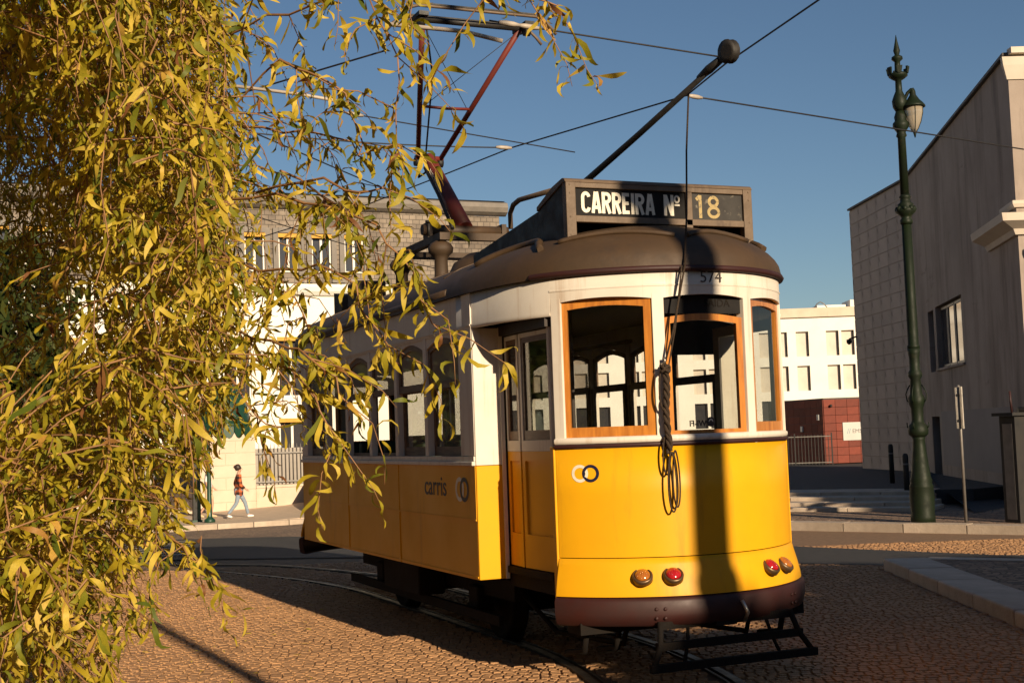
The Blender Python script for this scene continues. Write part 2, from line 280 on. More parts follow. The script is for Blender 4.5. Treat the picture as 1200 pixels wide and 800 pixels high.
def copy_tree(o, parent=None):
    c = o.copy(); col.objects.link(c); c.parent = parent
    for ch in list(o.children): copy_tree(ch, c)
    return c
def text(name, s, size, m, parent, origin, u, v, org=None, bold=0.0, squeeze=1.0, gap=1.0, extrude=0.0015, align='CENTER', mirror=False):
    """flat raised lettering; origin in world, u = reading direction, v = up"""
    cu = bpy.data.curves.new(name, 'FONT'); cu.body = s; cu.size = size; cu.align_x = align; cu.align_y = 'CENTER'; cu.extrude = extrude; cu.offset = bold; cu.resolution_u = 4; cu.space_character = gap
    tmp = bpy.data.objects.new(name, cu); col.objects.link(tmp); bpy.context.view_layer.update()
    me = bpy.data.meshes.new_from_object(tmp.evaluated_get(bpy.context.evaluated_depsgraph_get())); bpy.data.objects.remove(tmp)
    u = Vector(u).normalized(); v = Vector(v).normalized(); n = u.cross(v); sx = -squeeze if mirror else squeeze
    root = parent
    while root is not None and root.parent is not None: root = root.parent
    o0 = Vector(origin)-Vector(root.location if root is not None else (0, 0, 0))
    for q in me.vertices: q.co = o0+u*(q.co.x*sx)+v*q.co.y+n*q.co.z
    me.materials.clear(); me.materials.append(M[m]); me.name = name
    return link(name, me, parent)
def wall_grid(mb, P, u, up, W, H, ops, depth, n, base=0.0):
    """wall sheet of W x H from plan point P along u, with recessed openings (a0,a1,h0,h1); n is the outward normal"""
    P = Vector(P); u = Vector(u); up = Vector(up); n = Vector(n)
    xs = sorted({0, W, *[o[0] for o in ops], *[o[1] for o in ops]}); zs = sorted({base, H, *[o[2] for o in ops], *[o[3] for o in ops]})
    pt = lambda a, h, d=0: tuple(P+u*a+up*h-n*d)
    for i in range(len(xs)-1):
        for k in range(len(zs)-1):
            ca, ch = (xs[i]+xs[i+1])/2, (zs[k]+zs[k+1])/2
            if any(o[0] < ca < o[1] and o[2] < ch < o[3] for o in ops): continue
            mb.add([pt(xs[i], zs[k]), pt(xs[i+1], zs[k]), pt(xs[i+1], zs[k+1]), pt(xs[i], zs[k+1])], [(0, 1, 2, 3)])
    for a0, a1, h0, h1 in ops:
        c = [(a0, h0), (a1, h0), (a1, h1), (a0, h1)]
        for q in range(4):
            p0, p1 = c[q], c[(q+1) % 4]
            mb.add([pt(*p0), pt(*p1), pt(*p1, depth), pt(*p0, depth)], [(0, 1, 2, 3)])
    return mb

# ------------------------------------------------------------------ ground, road, pavements
def T(x, y):
    s = min(max((12-x)/8, 0), 1); s = s*s*(3-2*s)
    return -0.03*min(max(y-11, 0), 22)*s
def sheet(name, poly_grid, m, dz, kind='structure', th=0):
    mb = MB(); rows = [[(x, y, T(x, y)+dz) for x, y in r] for r in poly_grid]
    mb.strip(rows, False, True)
    if th:
        edge = rows[0]+[r[-1] for r in rows[1:]]+rows[-1][::-1][1:]+[r[0] for r in rows[::-1]][1:]
        mb.strip([edge, [(x, y, z-th) for x, y, z in edge]], False, False)
    return tag(mb.build(name, m), kind=kind)
def lerp2(a, b, t): return (a[0]+(b[0]-a[0])*t, a[1]+(b[1]-a[1])*t)
def band(left, right, n=6, nx=4):
    """grid between two polylines"""
    rows = []
    for k in range(len(left)-1):
        for i in range(n+(1 if k == len(left)-2 else 0)):
            a, b = lerp2(left[k], left[k+1], i/n), lerp2(right[k], right[k+1], i/n)
            rows.append([lerp2(a, b, j/nx) for j in range(nx+1)])
    return rows
XS = [-700, -250, -100, -50, -25]+[-14+i for i in range(0, 42)]+[32, 40, 60, 100, 180, 300, 700]
YS = [-700, -250, -100, -50, -25]+[-14+i for i in range(0, 56)]+[46, 50, 60, 80, 120, 200, 320, 700]
gm = MB(); gm.strip([[(x, y, T(x, y)-0.035) for x in XS] for y in YS], False, True)
ground = tag(gm.build('ground', 'ground'), kind='structure')
# asphalt lane curving behind the tram
near = [(13, -5.4), (6.4, 3.9), (4.83, 6.23), (-1.2, 13.9), (-6, 17.5), (-14, 21)]
farl = [(15, -3.9), (7.3, 5.3), (6.2, 8.2), (1.9, 20.5), (-2.5, 25.5), (-12, 28.5)]
road = sheet('road', band(near, farl, 8, 6), 'asphalt', 0.006)
# crosswalk of pale stone bars laid across the far cobbles
for i in range(7):
    x0 = -3.1+0.16*i; y0 = 15.2+i*0.95
    rows = [[(x0+dx, y0+dy+0.18*dx) for dx in (0, 0.7, 1.4, 2.1)] for dy in (0, 0.3)]
    mb = MB(); mb.strip([[(x, y, T(x, y)+0.014) for x, y in r] for r in rows], False, False); mb.build('crosswalk_bar', 'stripe', road, org=(0, 0, 0))
# the pavement where the people walk
pv = sheet('pavement', [[(x, y) for x in (-14, -4, 0, 3, 6, 9, 14, 22)] for y in (29.6, 31, 33, 35, 38.4)], 'pave', 0.10, th=0.2)
km = MB().box(-0.49, 0.49, -0.13, 0.13, -0.16, 0.115).mesh('kerb_stone', 'kerb')
for i in range(24):
    x = -9.5+i; k = link('kerb_stone', km, pv, (x, 29.46, T(x, 29.46)+random.uniform(-.006, .006)), (0, 0, random.uniform(-.01, .01)))
# raised plaza, its kerb and the pavement on the right, at the foot of the steps
K0, K1 = Vector((4.6, 16.9, 0)), Vector((15.2, -3.0, 0)); kd = (K1-K0).normalized(); kn = Vector((-kd.y, kd.x, 0)); kn = kn if kn.x > 0 else -kn
rp = MB(); A = [K0+kn*0.3, K1+kn*0.3, K1+kn*9, K0+kn*11]
rp.prism([(p.x, p.y, -0.5) for p in A], [(p.x, p.y, 0.118) for p in A]); rpave = tag(rp.build('right_pavement', 'ground'), kind='structure')
km2 = MB().box(-0.49, 0.49, -0.15, 0.15, -0.3, 0.13).mesh('kerb_stone', 'kerb')
kang = math.atan2(kd.y, kd.x)
for i in range(22):
    p = K0+kd*(0.5+i)+kn*0.148; link('kerb_stone', km2, rpave, (p.x, p.y, random.uniform(-.008, .004)), (0, 0, kang+random.uniform(-.008, .008)))
# raised island with wide kerb slabs in the right foreground
I0, I1 = Vector((5.23, 4.91, 0)), Vector((1.9, -2.2, 0)); idr = (I1-I0).normalized(); inn = Vector((-idr.y, idr.x, 0)); inn = inn if inn.x > 0 else -inn
I2 = Vector((11.5, -4.0, 0))
isl = MB(); A = [I0+inn*0.5, I1+inn*0.5, Vector((8, -6, 0)), I2]
isl.prism([(p.x, p.y, -0.3) for p in A], [(p.x, p.y, 0.112) for p in A]); island = tag(isl.build('traffic_island', 'ground'), kind='structure')
km3 = MB().box(-0.555, 0.555, -0.25, 0.25, -0.3, 0.128).mesh('kerb_slab', 'kerb')
for i in range(7):
    p = I0+idr*(0.56+i*1.12)+inn*0.25; b = link('kerb_slab', km3, island, (p.x, p.y, random.uniform(-.006, .004)), (0, 0, math.atan2(idr.y, idr.x)+random.uniform(-.006, .006)))
    m_ = b.modifiers.new('bevel', 'BEVEL'); m_.width = 0.018; m_.segments = 2
e0 = I0+inn*0.5; ed = (I2-e0).normalized(); en = Vector((ed.y, -ed.x, 0))
for i in range(9):
    p = e0+ed*(0.57+i*1.12)-en*0.0; link('kerb_slab', km3, island, (p.x, p.y, -0.004), (0, 0, math.atan2(ed.y, ed.x)), (1, 0.5, 1))

# tram track: curves in from the left in front, runs straight under the tram and turns left behind it
def xc(y):
    if y < 2.5: return -(2.5-y)**2/16
    if y > 6.5: return -(y-6.5)**2/18
    return 0.0
for sx in (-0.45, 0.45):
    ys = [-6+0.35*i for i in range(0, 62)]; ctr = []
    for y in ys:
        d = (xc(y+.05)-xc(y-.05))/.1; n = Vector((1, -d, 0)).normalized(); p = Vector((xc(y), y, 0))+n*sx; ctr.append((p, n))
    mb = MB()
    prof = [(-0.055, -0.06), (-0.055, 0.010), (0.008, 0.010), (0.010, -0.025), (0.040, -0.025), (0.042, 0.008), (0.058, 0.008), (0.058, -0.06)]
    mb.strip([[tuple(p+n*(a if sx > 0 else -a)*-1+Vector((0, 0, T(p.x, p.y)+h))) for a, h in prof] for p, n in ctr], False, False)
    tag(mb.build('tram_rail', 'rail'), kind='structure')

# cobbles: one paving of real setts near the camera
def seg_dist_inside(poly, x, y):
    c = False; n = len(poly)
    for i in range(n):
        x1, y1 = poly[i]; x2, y2 = poly[(i+1) % n]
        if (y1 > y) != (y2 > y) and x < (x2-x1)*(y-y1)/(y2-y1)+x1: c = not c
    return c
roadpoly = near+farl[::-1]
islpoly = [(I0.x-.02, I0.y+.03), (I1.x-.02, I1.y), (8, -6), (I2.x, I2.y)]
rpoly = [(K0.x, K0.y), (K1.x, K1.y), (20, 0), (16, 20)]
U2d, V2d = Vector((0.94, -0.34)), Vector((0.34, 0.94))
Cxy = Vector((CAM.x, CAM.y)); Fxy = Vector((Fv.x, Fv.y)).normalized(); Rxy = Vector((Rv.x, Rv.y))
stones = []
row = 0; vv = -4.2
while vv < 17.5:
    hgt = random.uniform(0.052, 0.074); uu = -9.5+random.uniform(0, .1)
    while uu < 8:
        wd = random.uniform(0.052, 0.092); cu_, cv_ = uu+wd/2, vv+hgt/2
        x = U2d.x*cu_+V2d.x*cv_; y = U2d.y*cu_+V2d.y*cv_; uu += wd+0.007
        d = Vector((x, y))-Cxy; dep = d.dot(Fxy); lat = d.dot(Rxy)
        if dep < 6.3 or dep > 19 or abs(lat) > dep*0.41+0.3: continue
        if seg_dist_inside(roadpoly, x, y) or seg_dist_inside(islpoly, x, y) or seg_dist_inside(rpoly, x, y): continue
        if any(abs(x-(xc(y)+sx)) < 0.10 for sx in (-0.45, 0.45)): continue
        stones.append((x, y, wd, hgt, dep))
    vv += hgt+0.007; row += 1
stones.sort(key=lambda q: q[4])
def stone_geo(x, y, wd, hg, jit=1.0):
    a = random.uniform(-.08, .08)*jit-0.347; ca, sa = math.cos(a), math.sin(a); z = T(x, y); h = random.uniform(0, .006)+.004*math.sin(x*1.7+1.3*math.sin(y*.9))*math.sin(y*1.3+x*.4); tx, ty = random.uniform(-.035, .035), random.uniform(-.035, .035); pts = []
    for sc, dz in ((1.0, -0.022), (0.86, 0.0)):
        for p, q in ((-1, -1), (1, -1), (1, 1), (-1, 1)):
            j = random.uniform(.90, 1.0); lx, ly = p*wd/2*sc*j, q*hg/2*sc*random.uniform(.90, 1.0)
            pts.append((x+ca*lx-sa*ly, y+sa*lx+ca*ly, z+dz+h+tx*lx+ty*ly+(random.uniform(0, .003) if dz == 0 else 0)))
    return pts, [(4, 5, 6, 7), (0, 1, 5, 4), (1, 2, 6, 5), (2, 3, 7, 6), (3, 0, 4, 7)]
paving = tag(link('cobbled_square', None), kind='structure')
near_st = [q for q in stones if True][:300]; rest = stones[300:]
mb = MB()
for q in rest: mb.add(*stone_geo(*q[:4]), smooth=False)
cob = mb.build('cobblestones', 'cobble', paving, recalc=False); tag(cob, kind='stuff')
random.seed(3)
for q in near_st:
    mb = MB(); mb.add(*stone_geo(*q[:4])); mb.build('cobble', 'cobble', paving, recalc=False)
# bed of joint soil under the setts
jb = MB(); jr = []
for v_ in np.arange(-4.4, 18.0, 1.0):
    jr.append([(U2d.x*u_+V2d.x*v_, U2d.y*u_+V2d.y*v_) for u_ in np.arange(-9.6, 8.2, 1.0)])
jb.strip([[(x, y, T(x, y)-0.009) for x, y in r] for r in jr], False, True); tag(jb.build('joint_bed', 'joint', paving), kind='stuff')
#--PART2--
# ------------------------------------------------------------------ the tram
YM = 4.093
tram = thing('tram', 'vintage yellow and white tram with brown roof and destination box standing on the cobbles', 'tram', (0, YM, 0))
ctl = [(-1.19, 2.4), (-1.19, 1.75), (-1.165, 1.35), (-1.09, .9), (-.948, .541), (-.7, .27), (-.358, .074), (0, .015)]
def catmull(pts, n=10):
    P = [np.array(p, float) for p in pts]; o = []
    for i in range(len(P)-1):
        a, b, c, d = P[max(i-1, 0)], P[i], P[i+1], P[min(i+2, len(P)-1)]
        for k in range(n):
            t = k/n; o.append(.5*((2*b)+(-a+c)*t+(2*a-5*b+4*c-d)*t*t+(-a+3*b-3*c+d)*t**3))
    return np.array(o+[P[-1]])
full = catmull(ctl+[(-x, y) for x, y in ctl[-2::-1]])
def offs(cv, o):
    t = np.gradient(cv, axis=0); t /= np.linalg.norm(t, axis=1)[:, None]
    return cv+np.stack([t[:, 1], -t[:, 0]], 1)*o
iA = int(np.argmin(np.hypot(full[:, 0]+.948, full[:, 1]-.541))); iD = len(full)-1-iA
fr = full[iA:iD+1]                                   # front arc from corner post to corner post
rearfull = np.stack([-full[:, 0], 2*YM-full[:, 1]], 1)
loop = np.vstack([full, rearfull])                   # whole roof outline
S = np.concatenate([[0], np.cumsum(np.linalg.norm(np.diff(fr, axis=0), axis=1))]); S -= S[-1]/2
def onfront(s, o=0.0):
    c = offs(fr, o); return float(np.interp(s, S, c[:, 0])), float(np.interp(s, S, c[:, 1]))
def s_of_x(x): return float(np.interp(x, fr[:, 0], S))
def curved(mb, cv, levels, thick=0.02, smooth=True):
    """wall following the plan curve; levels = [(z, offset)], z may be a function of arc index"""
    zf = lambda z, i: z(i) if callable(z) else z
    out = [[(p[0], p[1], zf(z, i)) for i, p in enumerate(offs(cv, o))] for z, o in levels]
    inn_ = [[(p[0], p[1], zf(z, i)) for i, p in enumerate(offs(cv, o-thick))] for z, o in levels]
    mb.strip(out+inn_[::-1]+[out[0]], False, smooth)
    for e in (0, -1): mb.add([l[e] for l in out]+[l[e] for l in inn_[::-1]], [tuple(range(2*len(out)))])
    return mb
ends = []                                            # parts that exist at both ends
def P(mb, name, m, parent=None, both=True, bevel=0, label=None):
    o = mb.build(name, m, parent or tram, bevel=bevel)
    if both and parent is None: ends.append(o)
    if label: o['label'] = label
    return o
# front apron: upper panel, seam, lower flared panel
apron = P(curved(MB(), fr, [(.872, 0), (1.0, 0), (1.3, 0), (1.612, 0)]), 'front_apron', 'yellow')
P(curved(MB(), fr, [(.615, .062), (.66, .056), (.74, .038), (.82, .016), (.866, .004)]), 'lower_apron', 'yellow')
bump_ = P(curved(MB(), fr, [(.415, .030), (.43, .068), (.50, .085), (.58, .085), (.600, .075), (.612, .050)], .05), 'bumper', 'maroon')
for sx in (-.45, -.40, .60, .65):
    for z in (.475, .535):
        x, y = onfront(s_of_x(sx), .086); x2, y2 = onfront(s_of_x(sx), .2)
        mb = MB().lathe([(.013, 0), (.011, .006), (.005, .009)], (x, y, z), 8, (x2-x, y2-y, 0)); mb.build('rivet', 'maroon', bump_)
P(curved(MB(), fr, [(1.614, .012), (1.622, .020), (1.634, .020), (1.642, .012)], .03), 'waist_bead', 'maroon')
P(curved(MB(), fr, [(1.644, .006), (1.655, .016), (1.675, .016), (1.688, .0)], .06), 'window_sill', 'cream')
# corner trim strips
for sg in (-1, 1):
    x, y = fr[0] if sg < 0 else fr[-1]; y += 0.035
    P(MB().box(x-.016, x+.016, y-.03, y+.03, .585, 1.63), 'corner_trim', 'yellow', bevel=.006)
    P(MB().box(x-.02+sg*-.02, x+.02+sg*-.02, y+.025, y+.055, .62, 2.55), 'door_post', 'cream', bevel=.005)
# window posts
posts = [(-.948, .541), (-.358, .074), (.358, .074), (.948, .541)]
for k, (x, y) in enumerate(posts):
    s = s_of_x(x); s = max(min(s, S[-1]-.04), S[0]+.04)
    a, b = onfront(s-.042, 0.004), onfront(s+.042, 0.004); a2, b2 = onfront(s-.042, -.07), onfront(s+.042, -.07)
    pl = [a, b, b2, a2]
    P(MB().prism([(q[0], q[1], 1.66) for q in pl], [(q[0], q[1], 2.66) for q in pl]), 'window_post', 'cream', bevel=.006)
# fascia with arched bays
Sb = [s_of_x(x) for x, _ in posts]
def fbot(i):
    s = S[i]
    for a, b in zip(Sb[:-1], Sb[1:]):
        if a <= s <= b: t = (s-a)/(b-a); return 2.612+0.030*math.sin(math.pi*t)**0.8
    return 2.605
P(curved(MB(), fr, [(fbot, .002), (2.70, .004), (2.80, .004)], .03), 'fascia', 'cream')
P(curved(MB(), fr, [(2.70, .006), (2.708, .010), (2.716, .006)], .01), 'fascia_bead', 'cream')
# letterboard over the doors, curving back to the saloon
for sg in (-1, 1):
    cv = full[10:iA+1] if sg < 0 else full[iD:-10]
    P(curved(MB(), cv, [(2.535, .004), (2.55, .012), (2.565, .004), (2.80, .004)], .03), 'door_letterboard', 'cream')
    j = 0 if sg < 0 else -1
mb = MB()
gut = P(curved(MB(), full[iA-4:iD+5], [(2.798, .004), (2.800, .035), (2.818, .045), (2.838, .035), (2.842, .0)], .03), 'front_gutter', 'maroon')
# wooden framed front windows
def arch_loop(w, z0, z1, rise, n=9):
    return [(-w/2, z0), (w/2, z0)]+[(w/2-w*i/n, z1-rise+rise*math.sin(math.pi*i/n)) for i in range(n+1)]
def arch_frame(P0, P1, z0, z1, rise, bar, depth, inset, mframe, parent=None, name='window_frame', bot=None, mglass='glass', both=True):
    a, b = Vector((*P0, 0)), Vector((*P1, 0)); u = (b-a).normalized(); n = Vector((u.y, -u.x, 0)); c = (a+b)/2-n*inset; W = (b-a).length
    bot = bot or bar
    lo = arch_loop(W, z0, z1, rise); li = arch_loop(W-2*bar, z0+bot, z1-bar, rise*.8)
    f = lambda q, d: tuple(c+u*q[0]-n*d+Vector((0, 0, q[1])))
    mb = MB(); mb.strip([[f(q, 0) for q in l] for l in (lo,)]+[[f(q, 0) for q in li]]+[[f(q, depth) for q in li]]+[[f(q, depth) for q in lo]]+[[f(q, 0) for q in lo]], True, False)
    o = P(mb, name, mframe, parent, both)
    g = MB(); g.add([f(q, depth*.5) for q in li], [tuple(range(len(li)))]); g.build('pane', mglass, o)
    return o, f, li
bays = []
for k in range(3):
    s0, s1 = Sb[k]+.05, Sb[k+1]-.05
    if k == 0: s0 += .02
    if k == 2: s1 -= .02
    bays.append((onfront(s0), onfront(s1)))
arch_frame(*bays[0], 1.684, 2.642, .026, .052, .035, .012, 'wood', bot=.072)
cw, cf, cl = arch_frame(*bays[1], 1.684, 2.515, .03, .046, .035, .020, 'wood', bot=.03)
arch_frame(*bays[2], 1.684, 2.642, .026, .052, .035, .012, 'wood', bot=.072)
a, b = bays[1]
P(MB().prism([(a[0], a[1]+.03, 2.515), (b[0], b[1]+.03, 2.515), (b[0], b[1]+.06, 2.515), (a[0], a[1]+.06, 2.515)], [(a[0], a[1]+.03, 2.66), (b[0], b[1]+.03, 2.66), (b[0], b[1]+.06, 2.66), (a[0], a[1]+.06, 2.66)]), 'transom_board', 'panel_black')
# end-lamps low on the apron
def end_lamp(x, z, lens):
    s = s_of_x(x); p = onfront(s, .043); q = onfront(s, .2); ax = (q[0]-p[0], q[1]-p[1], .18)
    o = P(MB().lathe([(.070, -.02), (.070, .014), (.064, .022), (.055, .022), (.054, .010)], (*p, z), 24, ax), 'tail_lamp', 'brass')
    mb = MB().lathe([(.054, .012), (.050, .026), (.034, .036), (.014, .041)], (*p, z), 20, ax); mb.build('lens', lens, o)
    az = Vector(ax).normalized(); aa = az.orthogonal().normalized(); bb = az.cross(aa)
    for i in range(-3, 4):
        for j in range(-3, 4):
            if i*i+j*j > 9.5: continue
            c = Vector((*p, z))+aa*i*.0135+bb*j*.0135+az*(.041-.012*(i*i+j*j)/9); m2.append((c, az, lens, o))
m2 = []
for x, z, l in ((-.52, .745, 'lens_amber'), (-.34, .748, 'lens_red'), (.42, .748, 'lens_red'), (.60, .745, 'lens_amber')): end_lamp(x, z, l)
for o in {q[3] for q in m2}:
    mb = MB(); L_ = None
    for c, az, l, oo in m2:
        if oo is o: mb.lathe([(.0062, -.004), (.0045, .002), (.0015, .004)], c, 6, az); L_ = l
    mb.build('lens_facets', L_, o)
# doors (left of the front end) and plain side with window opposite
xd = -.945
def door_leaf(y0, y1, tilt=0.0):
    yc = (y0+y1)/2; mbx = MB(); w = (y1-y0)/2; c, s = math.cos(tilt), math.sin(tilt)
    def slab(mb, a0, a1, z0, z1, d0, d1):
        pts = []
        for z in (z0, z1):
            for a, d in ((a0, d0), (a1, d0), (a1, d1), (a0, d1)): pts.append((xd+d*c+a*s, yc+a*c-d*s, z))
        mb.add(pts, [(0, 1, 2, 3), (4, 5, 6, 7), (0, 1, 5, 4), (1, 2, 6, 5), (2, 3, 7, 6), (3, 0, 4, 7)])
    st = .048
    lo = MB(); slab(lo, -w, -w+st, .76, 1.60, 0, .035); slab(lo, w-st, w, .76, 1.60, 0, .035); slab(lo, -w+st, w-st, .76, 1.0, 0, .035); slab(lo, -w+st, w-st, 1.53, 1.60, 0, .035); slab(lo, -w+st, w-st, 1.0, 1.53, .014, .030)
    d = P(lo, 'door_leaf', 'yellow')
    up = MB(); slab(up, -w, -w+.03, 1.602, 2.46, 0, .035); slab(up, w-.03, w, 1.602, 2.46, 0, .035); slab(up, -w+.03, w-.03, 1.602, 1.68, 0, .035); slab(up, -w+.03, w-.03, 2.43, 2.46, 0, .035)
    up.build('door_upper_frame', 'cream', d)
    sf = MB(); b = .03; i0, i1 = -w+.032, w-.032
    slab(sf, i0, i0+b, 1.682, 2.428, .006, .03); slab(sf, i1-b, i1, 1.682, 2.428, .006, .03); slab(sf, i0+b, i1-b, 1.682, 1.75, .006, .03); slab(sf, i0+b, i1-b, 2.39, 2.428, .006, .03); sf.build('door_sash', 'sash', d)
    g = MB(); slab(g, i0+b, i1-b, 1.75, 2.39, .016, .020); g.build('pane', 'glass', d)
    return d
door_leaf(1.14, 1.43, R_(4)); door_leaf(.60, 1.115, R_(-2))
P(MB().box(xd-.03, xd+.06, .59, 1.45, 2.47, 2.545), 'door_header', 'interior')
P(MB().box(-.965, -.80, .62, 1.44, .70, .752), 'door_step', 'under', bevel=.006)
P(MB().box(-.93, .93, .58, 1.46, .60, .70), 'platform_beam', 'under')
P(MB().box(.93, .965, .60, 1.47, .62, 1.60), 'platform_panel', 'yellow'); P(MB().box(.925, .97, .60, 1.47, 1.602, 1.69), 'platform_rail', 'cream')
o = P(MB().box(.93, .965, .60, .68, 1.692, 2.53).box(.93, .965, 1.39, 1.47, 1.692, 2.53).box(.93, .965, .68, 1.39, 2.45, 2.53), 'platform_window', 'cream')
MB().box(.945, .948, .68, 1.39, 1.692, 2.45).build('pane', 'glass', o)
# saloon end wall beside the doors
for sg in (-1, 1):
    x0, x1 = (-1.185, -.962) if sg < 0 else (.962, 1.185)
    P(MB().box(x0, x1, 1.452, 1.50, 1.503, 2.535), 'end_panel', 'cream', bevel=.006)
    P(MB().box(x0, x1, 1.452, 1.50, .655, 1.50), 'end_panel', 'yellow', bevel=.006)
    xx = x1 if sg < 0 else x0
    P(MB().box(xx-.014, xx+.014, 1.436, 1.452, .655, 2.535), 'end_bead', 'cream')
# bulkhead inside with door opening
for sg in (-1, 1):
    bb = lambda mb, x0, x1, z0, z1: mb.box(min(sg*x0, sg*x1), max(sg*x0, sg*x1), 1.505, 1.53, z0, z1)
    mb = MB(); bb(mb, .32, 1.15, .8, 1.62); bb(mb, 1.07, 1.15, 1.62, 2.7); bb(mb, .32, .40, 1.62, 2.7); bb(mb, .40, 1.07, 2.32, 2.7); P(mb, 'bulkhead', 'interior')
# roof edge return, drip rails on the dome
ZG, RH = 2.84, .40
def roofz(t): return ZG+RH*math.sqrt(max(0, 1-(1-t)**2))
def spine(p): return np.array([0.0, min(max(p[1], .95), 2*YM-.95)])
def roof_pt(p, t, lift=0.0):
    q = p*(1-t)+spine(p)*t; return (float(q[0]), float(q[1]), roofz(t)+lift)
lev = [0, .015, .04, .08, .14, .22, .32, .44, .58, .72, .86, 1.0]
lp = offs(loop, .028)
mb = MB(); mb.strip([[(p[0], p[1], 2.80) for p in lp]]+[[roof_pt(p, t) for p in lp] for t in lev], True, True)
roof = P(mb, 'roof', 'roof', both=False)
n_ = len(full)
def rib(i0, i1, t0, bulge, r=.019):
    pts = []
    for k in range(15):
        a = k/14; i = i0+(i1-i0)*a; p = offs(loop, .028)[int(i) % len(loop)]; pts.append(roof_pt(p, t0+bulge*math.sin(math.pi*a), .012))
    m_ = MB().tube(pts, r, 6).build('drip_rail', 'roof', roof)
c0 = n_//2
rib(14, iA-4, .10, .20, .026); rib(iA-1, c0-5, .16, .09); rib(c0-2, c0+18, .16, .09); rib(iD-6, n_-14, .10, .20, .026)
# rolled roof edge along both sides
for sg in (-1, 1):
    MB().tube([(sg*1.185, y, 2.845) for y in np.linspace(1.9, 2*YM-1.9, 12)], .042, 10).build('roof_roll', 'roof', roof)
for j in range(6):
    y = 2.2+j*.76
    MB().tube([(x, y, roofz(min(1, (1.218-abs(x))/1.218))+.002) for x in np.linspace(-1.12, 1.12, 17)], .008, 5).build('roof_seam', 'roof', roof)

# saloon side walls
yl, pt_ = 1.751, .7912; far = 2*YM-1.4655
def side(sg):
    X = sg*1.19; n = sg
    def bx(y0, y1, z0, z1, d0, d1): return MB().box(min(X+n*d0, X+n*d1), max(X+n*d0, X+n*d1), y0, y1, z0, z1)
    seams = [1.4655, 3.32, 4.93, far]
    for a, b in zip(seams[:-1], seams[1:]):
        o = bx(a+.003, b-.003, 1.10, 1.500, -.02, 0).build('side_panel', 'yellow', tram); bx(a+.003, b-.003, .655, 1.094, -.024, -.004).build('lower_panel', 'yellow', o)
        bx(a+.003, b-.003, 1.092, 1.104, -.01, .005).build('panel_bead', 'yellow', o); bx(a+.003, b-.003, .668, .680, -.01, .003).build('panel_bead', 'yellow', o)
        if a > 1.5: bx(a-.014, a+.014, .657, 1.498, -.01, .0045).build('cover_strip', 'yellow', o)
    bx(1.4655, far, 1.502, 1.535, -.03, .024).build('waist_rail', 'cream', tram, bevel=.006); bx(1.4655, far, 1.537, 1.572, -.05, .008).build('window_ledge', 'cream', tram)
    P_ = [(1.4655, yl-.0)]+[(yl+i*pt_-.038, yl+i*pt_+.038) for i in range(1, 6)]+[(yl+6*pt_, far)]
    for a, b in P_: bx(a, b, 1.574, 2.545, -.06, .0).build('side_post', 'cream', tram, bevel=.005)
    bx(1.4655, far, 2.535, 2.80, -.03, .001).build('letterboard', 'cream', tram); bx(1.4655, far, 2.553, 2.565, -.01, .008).build('letterboard_bead', 'cream', tram)
    for i in range(6):
        a = P_[i][1]+.002; b = P_[i+1][0]-.002
        is_open = i in (2, 3, 4) and sg < 0
        p0, p1 = ((X, b), (X, a)) if sg < 0 else ((X, a), (X, b))
        # spandrel above arch
        k = 9; top = [(a+(b-a)*j/k, 2.445+.07*math.sin(math.pi*j/k)) for j in range(k+1)]
        mb = MB()
        for d in (-.008, -.05): mb.add([(X+n*d, y, z) for y, z in top]+[(X+n*d, y, 2.545) for y, _ in top[::-1]], [tuple(range(2*k+2))])
        mb.strip([[(X+n*d, y, z) for y, z in top] for d in (-.008, -.05)], False, False); mb.build('window_spandrel', 'cream', tram)
        o, f, li = arch_frame(p0, p1, 2.115, 2.512, .065, .045, .03, .022, 'sash', name='upper_sash', bot=.06, mglass='glass_film' if sg < 0 or i > 2 else 'glass', both=False)
        if not is_open:
            arch_frame(p0, p1, 1.574, 2.150, .0, .045, .028, .056, 'sash', name='lower_sash', bot=.075, mglass='glass_side' if sg < 0 or i > 2 else 'glass', both=False)
        else:
            bx(a, b, 1.574, 1.60, -.09, -.056).build('dropped_sash', 'sash', tram)
for sg in (-1, 1): side(sg)
